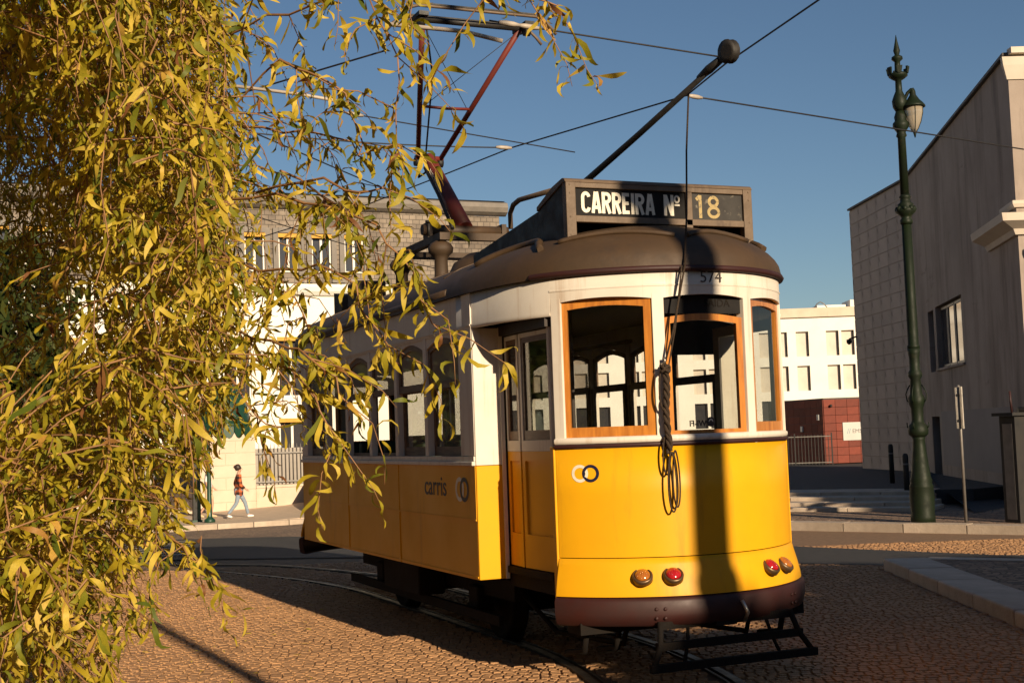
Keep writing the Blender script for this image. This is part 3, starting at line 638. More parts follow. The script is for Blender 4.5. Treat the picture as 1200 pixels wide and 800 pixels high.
# interior
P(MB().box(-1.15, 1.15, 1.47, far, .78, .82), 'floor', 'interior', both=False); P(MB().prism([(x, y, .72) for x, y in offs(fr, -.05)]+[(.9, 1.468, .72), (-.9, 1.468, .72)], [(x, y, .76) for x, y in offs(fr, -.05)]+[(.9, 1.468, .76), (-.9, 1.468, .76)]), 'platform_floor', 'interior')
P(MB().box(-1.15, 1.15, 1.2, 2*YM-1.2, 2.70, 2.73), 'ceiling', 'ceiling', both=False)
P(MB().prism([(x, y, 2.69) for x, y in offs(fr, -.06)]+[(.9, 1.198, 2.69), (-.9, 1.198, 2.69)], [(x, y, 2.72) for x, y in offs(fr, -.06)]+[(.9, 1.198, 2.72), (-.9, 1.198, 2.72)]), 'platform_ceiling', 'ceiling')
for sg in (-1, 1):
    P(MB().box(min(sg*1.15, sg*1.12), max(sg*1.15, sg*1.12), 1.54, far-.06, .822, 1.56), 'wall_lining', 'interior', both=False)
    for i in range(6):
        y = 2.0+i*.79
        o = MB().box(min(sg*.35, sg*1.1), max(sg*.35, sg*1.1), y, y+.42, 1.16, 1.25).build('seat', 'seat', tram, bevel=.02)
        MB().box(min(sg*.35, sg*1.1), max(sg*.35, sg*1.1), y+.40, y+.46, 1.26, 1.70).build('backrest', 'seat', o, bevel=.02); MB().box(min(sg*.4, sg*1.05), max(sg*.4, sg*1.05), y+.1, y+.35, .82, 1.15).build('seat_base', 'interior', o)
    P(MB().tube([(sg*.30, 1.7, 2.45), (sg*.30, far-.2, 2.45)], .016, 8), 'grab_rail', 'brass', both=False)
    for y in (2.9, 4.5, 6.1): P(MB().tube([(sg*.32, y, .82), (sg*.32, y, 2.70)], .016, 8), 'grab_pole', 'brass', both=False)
P(MB().box(-.18, .18, .22, .45, .76, 1.66), 'controller', 'black', bevel=.02)
P(MB().tube([(.62, .55, .76), (.62, .55, 1.55), (.62, .50, 1.62)], .025, 8), 'brake_column', 'black')
for o in list(ends):
    c = copy_tree(o, tram); c.rotation_euler = (0, 0, math.pi)
# running gear
P(MB().box(-1.0, 1.0, 1.5, far-.03, .64, .775), 'underframe', 'under', both=False)
for sg in (-1, 1):
    P(MB().box(min(sg*.60, sg*.68), max(sg*.60, sg*.68), 2.0, 6.2, .40, .56), 'truck_frame', 'under', both=False)
    P(MB().box(min(sg*.70, sg*.95), max(sg*.70, sg*.95), 3.55, 4.6, .32, .64), 'equipment_box', 'under', both=False, bevel=.02)
    P(MB().box(min(sg*.78, sg*.82), max(sg*.78, sg*.82), 2.0, 6.2, .22, .30), 'side_guard', 'under', both=False)
    for y in (YM-1.32, YM+1.32):
        wo = P(MB().lathe([(.05, -.07), (.36, -.07), (.385, -.06), (.385, -.03), (.345, -.02), (.345, .05), (.30, .06), (.28, .03), (.12, .03), (.10, .07), (.03, .07)], (sg*.45, y, .345), 28, (sg, 0, 0)), 'wheel', 'under', both=False)
        MB().box(min(sg*.58, sg*.74), max(sg*.58, sg*.74), y-.11, y+.11, .25, .47).build('axle_box', 'under', wo, bevel=.02)
        for dy in (-.3, .3): P(MB().lathe([(.055, 0), (.065, .02), (.05, .04), (.065, .06), (.05, .08), (.065, .10), (.055, .13)], (sg*.64, y+dy, .55), 10), 'spring', 'under', both=False)
for y in (YM-1.32, YM+1.32): P(MB().tube([(-.45, y, .345), (.45, y, .345)], .06, 10), 'axle', 'under', both=False); P(MB().box(-.3, .3, y-.5 if y > YM else y+.1, y-.1 if y > YM else y+.5, .2, .55), 'motor', 'under', both=False)
for sg in (-1, 1): P(MB().tube([(sg*.5, .35, .62), (sg*.5, .5, .25), (sg*.5, 1.6, .2), (sg*.6, 2.0, .45)], .02, 6), 'brake_rod', 'under', both=False)
# folding lifeguard rack under the bumper
rack = P(MB().tube([(-.47, .02, .45), (-.50, -.02, .30), (-.58, -.06, .16)], .022, 6), 'lifeguard', 'under', both=False)
MB().tube([(.55, .02, .45), (.59, -.02, .30), (.68, -.06, .16)], .022, 6).build('rack_arm', 'under', rack)
MB().tube([(.35, .04, .45), (.38, 0, .30), (.42, -.03, .18)], .014, 6).build('rack_arm', 'under', rack)
MB().tube([(-.25, .04, .45), (-.28, 0, .30), (-.33, -.03, .18)], .014, 6).build('rack_arm', 'under', rack)
for (xa, xb, y, z) in ((-.48, .56, .02, .425), (-.52, .62, -.02, .295), (-.60, .70, -.07, .165)): MB().box(xa, xb, y-.012, y+.030, z-.026, z+.026).build('slat', 'under', rack)
P(MB().box(-.08, .08, -.05, .5, .40, .47), 'coupling', 'under', both=False); P(MB().tube([(.10, -.09, .56), (.13, -.11, .48), (.12, -.08, .42)], .014, 6), 'coupling_hook', 'chrome', both=False)
P(MB().box(-.9, .9, .35, .55, .36, .44), 'headstock', 'under')
for x in (-.8, -.55, .8): P(MB().tube([(x, .45, .42), (x+.02, .55, .22), (x, .8, .18)], .022, 6), 'step_bracket', 'under', both=False)

# --- roof gear
sg_ = P(MB().box(-.775, -.70, .575, .64, 3.0, 3.50).box(.70, .775, .575, .64, 3.0, 3.50).box(-.70, .70, .580, .63, 3.215, 3.262).box(-.70, .70, .580, .63, 3.462, 3.50).box(.205, .258, .580, .63, 3.02, 3.462), 'destination_box', 'sign_frame', both=False, bevel=.004)
top = [(.575, 3.50), (.585, 3.518), (.605, 3.530), (.63, 3.532), (.80, 3.50), (1.08, 3.40), (1.08, 3.37), (.63, 3.50)]
MB().prism([(-.78, y, z) for y, z in top], [(.78, y, z) for y, z in top]).build('box_lid', 'sign_frame', sg_)
for sx in (-1, 1):
    MB().prism([(sx*.768, y, z) for y, z in ((.645, 3.03), (.645, 3.495), (1.08, 3.372), (1.10, 3.12))], [(sx*.756, y, z) for y, z in ((.645, 3.03), (.645, 3.495), (1.08, 3.372), (1.10, 3.12))]).build('box_side', 'black', sg_)
MB().box(-.755, .755, 1.06, 1.075, 3.20, 3.37).build('box_back', 'black', sg_)
MB().box(-.70, .205, .600, .615, 3.262, 3.462).build('route_board', 'panel_black', sg_); MB().box(.258, .70, .600, .615, 3.262, 3.462).build('number_board', 'panel_glass', sg_)
for x in (-.745, .745):
    for z in (3.12, 3.25, 3.42, 3.48): MB().lathe([(.008, 0), (.006, .004)], (x, .575, z), 6, (0, -1, 0)).build('rivet', 'sign_frame', sg_)
# heavy condensed block lettering drawn as strokes in a unit-high box
arc = lambda cx, cy, rx, ry, a0, a1, n=10: [(cx+rx*math.cos(a0+(a1-a0)*i/n), cy+ry*math.sin(a0+(a1-a0)*i/n)) for i in range(n+1)]
pi = math.pi; W_ = .17
GL = {'C': (.56, [arc(.28, .72, .195, .195, .15, pi)+arc(.28, .28, .195, .195, pi, 2*pi-.15)]),
 'A': (.60, [[(.08, 0), (.26, 1)], [(.52, 0), (.34, 1)], [(.15, .27), (.45, .27)]]),
 'R': (.58, [[(.085, 0), (.085, 1)], [(.085, .915), (.27, .915)]+arc(.30, .725, .185, .19, pi/2, -pi/2)+[(.085, .535)], [(.27, .5), (.48, 0)]]),
 'E': (.48, [[(.085, 0), (.085, 1)], [(.085, .915), (.44, .915)], [(.085, .51), (.40, .51)], [(.085, .085), (.44, .085)]]),
 'I': (.22, [[(.11, 0), (.11, 1)]]), 'N': (.62, [[(.085, 0), (.085, 1)], [(.535, 0), (.535, 1)], [(.12, .97), (.50, .03)]]), ' ': (.3, [])}
def strokes(mb, polys, x0, z0, h, y, t, sx=1.0):
    for k, pl_ in enumerate(polys):
        q = [Vector((a*sx, b)) for a, b in pl_]; L_, R_2 = [], []
        for i, p in enumerate(q):
            d = (q[min(i+1, len(q)-1)]-q[max(i-1, 0)]).normalized(); n = Vector((-d.y, d.x))*t/2; L_.append(p+n); R_2.append(p-n)
        mb.strip([[(x0+p.x*h, y-.0005*k, z0+p.y*h) for p in l] for l in (L_, R_2)], False, False)
def word(s_, x0, x1, z0, h, mname, name):
    tot = sum(GL[c][0] for c in s_)+.07*(len(s_)-1); sx = (x1-x0)/(tot*h); x = x0
    for c in s_:
        mb = MB(); strokes(mb, GL[c][1], x, z0, h, .5985, W_*.95, sx)
        if GL[c][1]: mb.build(name, mname, sg_, recalc=False)
        x += (GL[c][0]+.07)*h*sx
word('CARREIRA', -.645, -.050, 3.285, .155, 'lettering', 'route_letter'); word('N', .028, .108, 3.285, .155, 'lettering', 'route_letter')
mb = MB(); strokes(mb, [arc(.17, .80, .12, .15, 0, 2*pi, 16), [(.03, .52), (.31, .52)]], .112, 3.285, .155, .5985, .09); mb.build('route_letter', 'lettering', sg_, recalc=False)
mb = MB(); strokes(mb, [[(.30, 0), (.30, 1)], [(.10, .80), (.30, .97)]], .285, 3.275, .172, .5985, .15); mb.build('number_digit', 'lettering_gold', sg_, recalc=False)
mb = MB(); strokes(mb, [arc(.32, .735, .21, .195, 0, 2*pi, 18), arc(.32, .275, .255, .21, 0, 2*pi, 18)], .395, 3.275, .172, .5985, .14); mb.build('number_digit', 'lettering_gold', sg_, recalc=False)
# trolley board behind the box
tb = MB(); 
for sx in (-.46, .44): tb.prism([(sx, y, z) for y, z in ((1.15, 3.26), (1.15, 3.56), (3.2, 3.34), (3.2, 3.26))], [(sx+.02, y, z) for y, z in ((1.15, 3.26), (1.15, 3.56), (3.2, 3.34), (3.2, 3.26))])
tbo = P(tb, 'trolley_board', 'black', both=False); MB().box(-.44, .44, 1.2, 3.1, 3.24, 3.29).build('board_floor', 'black', tbo)
MB().tube([(-.45, 2.35, 3.45), (-.45, 2.35, 3.58), (-.45, 2.28, 3.64), (-.45, 2.15, 3.66), (-.45, 1.2, 3.60)], .022, 8).build('hand_rail', 'sign_frame', tbo)
for y in (1.35, 1.75): MB().lathe([(.03, 0), (.05, .01), (.05, .03), (.025, .05), (.04, .07), (.015, .10)], (-.36, y, 3.45), 10).build('insulator', 'chrome', tbo)
MB().box(-.44, -.28, 1.2, 2.25, 3.42, 3.45).build('insulator_shelf', 'black', tbo)
# trolley pole lying forward over the front, with its wheel
pole = P(MB().tube([(-.20, 3.30, 3.34), (-.10, 2.5, 3.56), (0, 1.75, 3.78), (.09, 1.05, 3.99), (.225, 0.03, 4.315)], [.034, .030, .027, .024, .020], 8), 'trolley_pole', 'black', both=False)
MB().lathe([(.05, -.03), (.085, -.025), (.06, -.008), (.06, .008), (.085, .025), (.05, .03)], (.235, -.04, 4.345), 16, (1, .25, .1)).build('trolley_wheel', 'black', pole)
MB().tube([(.19, .30, 4.24), (.205, .18, 4.275), (.22, .05, 4.31)], [.022, .034, .028], 8).build('harp', 'black', pole); MB().lathe([(.13, 0), (.13, .04), (.09, .10)], (-.20, 3.3, 3.26), 14).build('pole_base', 'black', pole)
rp_ = [(.19, .45, 4.17), (.06, .30, 3.70), (-.08, .10, 3.22), (-.195, -.035, 2.83), (-.30, -.03, 2.40), (-.345, .035, 2.16)]
MB().tube(rp_, .0075, 6).build('rope', 'rope', pole)
MB().tube([(-.215, -.03, 2.83), (-.28, -.015, 2.4), (-.33, .03, 2.1), (-.335, .045, 1.9)], .006, 6).build('rope', 'rope', pole)
# coiled rope hung on the post
hx, hy = -.352, .052
P(MB().tube([(hx, hy+.03, 2.17), (hx-.005, hy-.02, 2.165), (hx, hy-.035, 2.18), (hx, hy-.03, 2.21)], .008, 6), 'rope_hook', 'chrome', both=False)
rc = P(MB().tube([(hx+.013*math.cos(t)+.006*math.sin(t*.37), hy-.035+.012*math.sin(t), 2.16-.60*t/22) for t in np.linspace(0, 22, 110)], .0125, 6), 'rope_coil', 'rope', both=False)
for ph_ in (2.1, 4.2): MB().tube([(hx+.013*math.cos(t+ph_)+.006*math.sin(t*.37), hy-.035+.012*math.sin(t+ph_), 2.16-.58*t/22) for t in np.linspace(0, 22, 110)], .0125, 6).build('rope_strand', 'rope', rc)
MB().tube([(hx-.005+.030*math.cos(t), hy-.045+.02*math.sin(t), 2.13+.02*math.sin(t*1.5)) for t in np.linspace(0, 14, 40)], .010, 6).build('rope_knot', 'rope', rc)
def rloop(cx, z0, z1, wd, ph): return [(cx+wd*math.sin(t)*(.6+.4*math.sin(t/2)), hy-.045+ph*.012, z1+(z0-z1)*(.5+.5*math.cos(t))) for t in np.linspace(0, 2*math.pi, 26)]
for cx, z0, z1, wd, ph in ((hx+.012, 1.57, 1.17, .036, 0), (hx+.05, 1.58, 1.20, .030, 1), (hx-.012, 1.68, 1.42, .030, 2), (hx-.02, 2.15, 1.85, .035, 1)): MB().tube(rloop(cx, z0, z1, wd, ph), .0065, 6).build('rope_loop', 'rope', rc)
# ventilator, boxes
P(MB().lathe([(.42, 3.10), (.41, 3.22), (.35, 3.34), (.22, 3.42), (.10, 3.44), (.09, 3.46), (.02, 3.47)], (-.12, 3.62, 0), 24), 'roof_ventilator', 'roof', both=False)
for (x0, x1, y0, y1, z1) in ((-.62, -.28, 6.35, 6.75, 3.50), (-.20, .25, 6.0, 6.4, 3.46)): P(MB().box(x0, x1, y0, y1, 3.08, z1), 'resistor_box', 'roof', both=False, bevel=.02)
vb = P(MB().prism([(-.62, y, z) for y, z in ((7.0, 2.95), (7.0, 3.40), (7.32, 3.46), (7.32, 2.95))], [(-.22, y, z) for y, z in ((7.0, 2.95), (7.0, 3.40), (7.32, 3.46), (7.32, 2.95))]), 'vent_hood', 'roof', both=False)
for j in range(5): P(MB().lathe([(.05, 0), (.06, .03), (.04, .05), (.055, .08)], (-.35+.0*j, 5.55+.13*j, 3.2), 8), 'cable_clip', 'black', both=False)
P(MB().tube([(-.35, 5.4, 3.27), (-.35, 6.4, 3.28)], .02, 6), 'roof_cable', 'black', both=False)
# pantograph
pf = P(MB().box(-.50, -.42, 3.95, 5.35, 3.60, 3.67).box(.42, .50, 3.95, 5.35, 3.60, 3.67).box(-.42, .42, 3.95, 4.03, 3.60, 3.67).box(-.42, .42, 5.27, 5.35, 3.60, 3.67), 'pantograph_base', 'roof', both=False)
for x in (-.46, .46):
    for y in (4.05, 5.25):
        MB().lathe([(.10, 3.02), (.11, 3.14), (.07, 3.16), (.065, 3.42), (.085, 3.46), (.12, 3.49), (.125, 3.53), (.10, 3.57), (.05, 3.60)], (x, y, 0), 14).build('insulator_post', 'roof', pf)
MB().tube([(-.46, 4.57, 3.79), (.46, 4.57, 3.79)], .055, 12).build('pivot_tube', 'roof', pf)
for x in (-.40, .40): MB().box(x-.025, x+.025, 4.50, 4.64, 3.66, 3.86).build('pivot_bracket', 'roof', pf)
MB().tube([(-.52, 4.2, 3.67), (-.52, 4.2, 3.80)], .012, 6).build('base_pin', 'black', pf); MB().lathe([(.035, 0), (.035, .02)], (-.52, 4.2, 3.80), 8).build('pin_head', 'black', pf)
kn_ = Vector((0, 5.57, 4.73)); b0 = Vector((0, 4.57, 3.81))
arm = P(MB().tube([b0, b0.lerp(kn_, .5), kn_, kn_+Vector((0, .02, .05))], [.085, .076, .068, .04], 14), 'lower_arm', 'maroon_pole', both=False)
ad = (kn_-b0).normalized()
text('maker_lettering', 'LUSOHAND', .075, 'lettering', arm, tuple(b0.lerp(kn_, .66)+Vector((-.074, -.012, .004))), tuple(-ad), (0, -ad.z, ad.y), bold=.002, squeeze=1.0)
MB().tube([(-.16, 4.50, 3.80), (-.12, 5.0, 4.24), (-.08, 5.50, 4.62)], .018, 6).build('guide_rod', 'black', arm)
MB().tube([(-.16, 5.58, 4.74), (.16, 5.58, 4.74)], .03, 8).build('knuckle_tube', 'maroon_pole', arm)
MB().tube([(-.12, 5.56, 4.60), (-.09, 5.68, 4.55), (-.02, 5.66, 4.60), (-.05, 5.52, 4.62)], .012, 6).build('knuckle_cable', 'black', arm)
for x in (-.13, .13): MB().lathe([(.045, -.03), (.05, .03)], (x, 5.6, 4.70), 10, (1, 0, 0)).build('knuckle_joint', 'black', arm)
ua = P(MB().tube([(-.13, 5.57, 4.74), (-.52, 4.2, 5.80)], [.026, .030], 8), 'upper_arm', 'maroon_pole', both=False)
MB().tube([(.13, 5.57, 4.74), (.52, 4.2, 5.80)], [.026, .030], 8).build('upper_arm_tube', 'maroon_pole', ua)
MB().tube([(-.29, 5.02, 5.165), (0, 5.0, 5.15), (.29, 5.02, 5.165)], .016, 6).build('arm_tie', 'maroon_pole', ua)
for sx in (-1, 1): MB().tube([(sx*.27, 5.05, 5.14), (-sx*.50, 4.24, 5.77)], .004, 4).build('arm_brace', 'wire', ua)
MB().tube([(-.05, 5.55, 4.74), (-.25, 4.7, 5.40), (-.46, 4.25, 5.75)], .010, 5).build('control_rod', 'black', ua)
hd = P(MB().tube([(-.56, 4.2, 5.81), (.56, 4.2, 5.81)], .032, 8), 'pan_head', 'black', both=False)
for y, w_ in ((4.02, .62), (4.38, .62)):
    MB().tube([(-w_-.22, y, 5.72), (-w_-.16, y, 5.79), (-w_-.08, y, 5.86), (-w_, y, 5.885), (w_, y, 5.885), (w_+.08, y, 5.86), (w_+.16, y, 5.79), (w_+.22, y, 5.72)], .017, 6).build('horn_bar', 'sign_frame', hd)
    MB().box(-w_, w_, y-.02, y+.02, 5.895, 5.91).build('contact_strip', 'black', hd)
for x in (-.56, .56):
    MB().box(x-.05, x+.05, 4.03, 4.37, 5.80, 5.84).build('head_bracket', 'black', hd); MB().lathe([(.05, -.03), (.05, .03)], (x, 4.12, 5.76), 10, (1, 0, 0)).build('head_spring', 'black', hd)
# markings on the body
text('fleet_number', '574', .115, 'lettering_dark', tram, (.035, .0075, 2.757), (1, .0, 0), (0, 0, 1), bold=-.001, squeeze=1.05)
text('fleet_number', '574', .12, 'lettering_grey', tram, (-1.1915, 5.02, 2.66), (0, -1, 0), (0, 0, 1), squeeze=.9)
text('fleet_lettering', 'carris', .225, 'lettering_dark', tram, (-1.1915, 2.36, 1.33), (0, -1, 0), (0, 0, 1), bold=.0005, squeeze=1.05)
def ring_flat(c, r0, r1, mname, a0=0, a1=2*math.pi, wrap=None, name='ring_emblem'):
    ts = np.linspace(a0, a1, 33); mb = MB()
    mb.strip([[wrap(c[0]+r*math.cos(t), c[1]+r*math.sin(t)) for t in ts] for r in (r0, r1)], False, False); return mb.build(name, mname, tram, recalc=False)
wf = lambda k: (lambda s, z: (*onfront(s, k), z))
sW, sB = s_of_x(-.838), s_of_x(-.838)+.078
ring_flat((sW, 1.443), .040, .060, 'lettering', wrap=wf(.0025)); ring_flat((sB, 1.443), .040, .060, 'lettering_blue', wrap=wf(.0035)); ring_flat((sW, 1.443), .040, .060, 'lettering', -.55, .35, wrap=wf(.0045))
ws = lambda k: (lambda a, z: (-1.19-k, a, z))
ring_flat((1.80, 1.32), .062, .094, 'lettering', wrap=ws(.002)); ring_flat((1.70, 1.32), .062, .094, 'lettering_dark', wrap=ws(.003)); ring_flat((1.80, 1.32), .062, .094, 'lettering', 2.7, 3.6, wrap=ws(.004))
# wireless sticker read from inside, on the middle pane
cn = Vector((*bays[1][0], 0)).lerp(Vector((*bays[1][1], 0)), .5)
text('wireless_sticker', 'WI-FI', .058, 'lettering_dark', tram, (-.085, cn.y+.012, 1.755), (1, 0, 0), (0, 0, 1), bold=.001, mirror=True)
mb = MB(); mb.lathe([(.034, 0), (.034, .001)], (.02, cn.y+.014, 1.765), 16, (0, -1, 0)); mb.build('wireless_badge', 'lettering_dark', tram)
mb = MB(); mb.strip([[(.02+.021*math.cos(t)*r, cn.y+.0115, 1.752+.034*math.sin(t)*r) for t in np.linspace(.5, 2.64, 9)] for r in (.75, 1.0)], False, False); mb.build('wireless_arc', 'lettering', tram)
text('transom_lettering', 'SAIDA', .075, 'lettering_grey', tram, (.12, cn.y+.028, 2.585), (1, 0, 0), (0, 0, 1)).data.materials[0] = M['under']
#--PART3--
# ------------------------------------------------------------------ buildings
def bthing(name, label, cat, loc): return thing(name, label, cat, loc)
# pale building with slate attic behind the garden wall on the far pavement
YB = 46.0; XL, XR = -14.0, 17.9; ZB = -0.66
hb = bthing('town_house', 'pale stucco house with grey slate attic storey and lead cornice behind the garden wall', 'building', (2, YB, ZB))
ops = []; attic = []
for i in range(17):
    x = 8.2-1.41*10+1.41*i
    if x < XL+1 or x > 12: continue
    attic.append((x-.42-XL, x+.42-XL, 8.78, 10.35))
for i in range(10):
    x = -11.6+2.2*i
    if x > XR-1.6: continue
    ops.append((x-.55-XL, x+.55-XL, 3.6, 6.05)); ops.append((x-.55-XL, x+.55-XL, .4, 2.7))
mb = wall_grid(MB(), (XL, YB, 0), (1, 0, 0), (0, 0, 1), XR-XL, 8.05, ops, .25, (0, -1, 0), base=-1.2)
mb.add([(XR, YB, -1.2), (XR, YB+12, -1.2), (XR, YB+12, 8.05), (XR, YB, 8.05)], [(0, 1, 2, 3)]); mb.build('wall', 'white_wall', hb, recalc=False)
mb = wall_grid(MB(), (XL, YB+.08, 0), (1, 0, 0), (0, 0, 1), XR-.15-XL, 11.4, attic, .2, (0, -1, 0), base=8.3)
mb.add([(XR-.15, YB+.08, 8.3), (XR-.15, YB+12, 8.3), (XR-.15, YB+12, 11.4), (XR-.15, YB+.08, 11.4)], [(0, 1, 2, 3)]); mb.build('attic_wall', 'slate', hb, recalc=False)
cpr = [(0, 11.4), (-.12, 11.45), (-.28, 11.55), (-.36, 11.75), (-.30, 11.95), (-.12, 12.02), (0, 12.05)]
MB().prism([(XL, YB+.06+y, z) for y, z in cpr]+[(XL, YB+2, 12.3)], [(XR+.15, YB+.06+y, z) for y, z in cpr]+[(XR+.15, YB+2, 12.3)], smooth=False).build('cornice', 'lead', hb)
MB().prism([(XL, YB-.12, 12.06), (XR+.1, YB-.12, 12.06), (XR+.1, YB+12, 12.06), (XL, YB+12, 12.06)], [(XL, YB+3, 12.55), (XR-2, YB+3, 12.5), (XR-2, YB+9, 12.5), (XL, YB+9, 12.55)]).build('roof', 'lead', hb)
fpr = [(0, 7.75), (-.16, 7.80), (-.30, 7.95), (-.34, 8.12), (-.30, 8.24), (0, 8.30)]
MB().prism([(XL, YB+y, z) for y, z in fpr], [(XR+.2, YB+y, z) for y, z in fpr]).build('string_course', 'white_wall', hb)
def hwin(a0, a1, h0, h1, blind=True, mull=True):
    x0, x1 = XL+a0, XL+a1; y = YB+.16
    f = MB().box(x0, x0+.07, y-.04, y+.03, h0, h1).box(x1-.07, x1, y-.04, y+.03, h0, h1).box(x0+.07, x1-.07, y-.04, y+.03, h0, h0+.07).box(x0+.07, x1-.07, y-.04, y+.03, h1-.07, h1)
    if mull: f.box((x0+x1)/2-.05, (x0+x1)/2+.05, y-.045, y+.03, h0+.07, h1-.07)
    o = f.build('window', 'window_frame', hb); MB().box(x0+.06, x1-.06, y+.035, y+.05, h0+.06, h1-.06).build('pane', 'dark_pane', o)
    if blind: MB().box(x0-.02, x1+.02, YB-.06, YB+.05, h1-.14, h1+.02).build('blind', 'blind', o)
for a in attic:
    hwin(*a); x0, x1 = XL+a[0], XL+a[1]
    MB().box(x0-.22, x0-.003, YB-.03, YB+.075, 8.35, 10.6).build('dormer_jamb', 'lead', hb); MB().box(x1+.003, x1+.22, YB-.03, YB+.075, 8.35, 10.6).build('dormer_jamb', 'lead', hb); MB().box(x0, x1, YB-.05, YB+.075, 10.40, 10.62).build('dormer_head', 'lead', hb)
for a in ops: hwin(*a)
# garden wall with stone pier and railings
YW = 38.4
gw = bthing('garden_wall', 'pale stone garden wall with block pier between grey railings along the far pavement', 'wall', (4, YW, -.66))
zb = -.75
for (x0, x1) in ((-14, 3.05), (5.02, 17)):
    MB().box(x0, x1, YW, YW+.4, zb, .18).build('plinth', 'stone_wall', gw); MB().box(x0, x1, YW-.04, YW+.44, .183, .27).build('coping', 'stone_wall', gw)
    MB().box(max(x0, -6), min(x1, 12), YW+.22, YW+.24, .28, 1.55).build('fence_sheet', 'fence_sheet', gw)
    MB().box(max(x0, -6), min(x1, 12), YW+.13, YW+.17, .36, .41).build('fence_rail', 'steel', gw); MB().box(max(x0, -6), min(x1, 12), YW+.13, YW+.17, 1.36, 1.41).build('fence_rail', 'steel', gw)
bm_ = MB().lathe([(.014, .275), (.014, 1.62), (.004, 1.72)], (0, 0, 0), 5).mesh('fence_bar', 'steel')
for i in range(110):
    x = -3.6+.135*i
    if 3.0 < x < 5.1 or x > 11: continue
    link('fence_bar', bm_, gw, (x-4, .15, .66))
zc = zb
for r in range(8):
    hh = .42 if r else .50; xs_ = [3.07, 4.30, 5.0] if r % 2 else [3.07, 3.95, 5.0]
    for a, b in zip(xs_[:-1], xs_[1:]): MB().box(a+.008, b-.008, YW-.12+random.uniform(-.006, .006), YW+.5, zc+.008, zc+hh-.008).build('stone_block', 'stone_wall', gw, bevel=.012)
    zc += hh
MB().box(3.0, 5.08, YW-.19, YW+.56, zc, zc+.16).build('pier_cap', 'stone_wall', gw, bevel=.03); MB().box(3.09, 4.98, YW-.10, YW+.48, zb, zc-.01).build('pier_core', 'stone_wall', gw)
# white block far behind, facing the sun
WP = Vector((33, 100.5, 0)); wu = Vector((.917, -.399, 0)).normalized(); wn = Vector((-wu.y, wu.x, 0)); wn = wn if wn.y < 0 else -wn
wb = bthing('white_block', 'long white modern block with rows of narrow shuttered windows far beyond the red building', 'building', (WP.x, WP.y, 0))
colsx = []; a = 36.67-5.78*7
while a < 46:
    for d in (0, 1.85, 4.45): colsx.append(a+d)
    a += 5.78
rows_ = [(1.65, 3.8), (4.6, 6.75), (7.55, 9.7)]
wops = [(c-.55, c+.55, h0, h1) for c in colsx if 1 < c < 44 for h0, h1 in rows_]
WM = MB(); wall_grid(WM, WP, wu, (0, 0, 1), 46, 10.9, wops, .35, wn, base=-2)
e_ = WP+wu*46; e2 = e_-wn*14; s2 = WP-wn*14
WM.add([(WP.x, WP.y, -2), (s2.x, s2.y, -2), (s2.x, s2.y, 10.9), (WP.x, WP.y, 10.9)], [(0, 1, 2, 3)]); WM.add([(e_.x, e_.y, -2), (e2.x, e2.y, -2), (e2.x, e2.y, 10.9), (e_.x, e_.y, 10.9)], [(0, 1, 2, 3)]); WM.build('wall', 'white_wall', wb, recalc=False)
for c0_, c1_, h0, h1 in wops:
    p = WP+wu*((c0_+c1_)/2)-wn*.34
    MB().obox((p.x, p.y), wu, wn, 1.10, .02, h0, h1).build('window', 'dark_pane' if h0 < 2 else 'pale_pane', wb); q = WP+wu*(c1_-.06)-wn*.26
    MB().obox((q.x, q.y), wu, wn, .12, .12, h0+.003, h1-.003).build('dark_window_edge', 'reveal', wb)  # dark strip down the right side of each window
A = [WP+wn*.25, e_+wn*.25, e2, s2]; MB().prism([(p.x, p.y, 10.92) for p in A], [(p.x, p.y, 11.7) for p in A]).build('roof_band', 'stone_wall', wb)
for (t0, t1, h) in ((34.5, 37.0, .35), (37.4, 41, .75), (12, 17, 1.0)):
    p = WP+wu*((t0+t1)/2)-wn*3; MB().obox((p.x, p.y), wu, wn, t1-t0, 3, 11.7, 11.7+h).build('roof_box', 'white_wall', wb)
MB().tube([tuple(WP+wu*(34+t)-wn*.6+Vector((0, 0, 11.71+.55*math.sin(math.pi*min(1, t/1.2))))) for t in (0, .3, .6, .9, 1.2)], .05, 5).build('roof_pipe', 'steel', wb)
# low red panelled building with the name sheet, and its fence
EC = Vector((23.94, 31.5, .30)); eu = Vector((.93, -.37, 0)).normalized(); el = Vector((.42, .91, 0)).normalized()   # right face along eu, left face along -? 
en_ = Vector((-.37, -.93, 0)).normalized()
em = bthing('red_pavilion', 'low red panelled building with white name sheet in front of the white block', 'building', tuple(EC))
H = 2.28; W1 = 4.2; lu = Vector((.10, .995, 0)).normalized(); fl = Vector((-.85, .53, 0)).normalized(); ll = Vector((-.995, .10, 0)); W2 = 4.2
Q = [EC+Vector((.06, .08, 0)), EC+eu*W1-en_*.05, EC+eu*W1-en_*4, EC+lu*W2+Vector((.06, 0, 0))]
MB().prism([(p.x, p.y, -.3) for p in Q], [(p.x, p.y, .30+H) for p in Q]).build('core', 'reveal', em)
MB().prism([(p.x, p.y, .30+H) for p in Q], [(p.x, p.y, .30+H+.05) for p in Q]).build('roof', 'reveal', em)
pw, ph = .42, .285
pm = MB().box(.006, pw-.006, -.03, .0, .006, ph-.006).mesh('facing_panel', 'red_panel')
for r in range(8):
    for i in range(10): 
        p = EC+eu*(i*pw)+en_*.0; link('facing_panel', pm, em, tuple(p-EC+Vector((0, 0, r*ph))), (0, 0, math.atan2(eu.y, eu.x)))
    for i in range(9):
        p = EC+lu*((i+1)*pw); link('facing_panel', pm, em, tuple(p-EC+Vector((0, 0, r*ph))), (0, 0, math.atan2(-lu.y, -lu.x)))
sp_ = EC+eu*.64+en_*.045
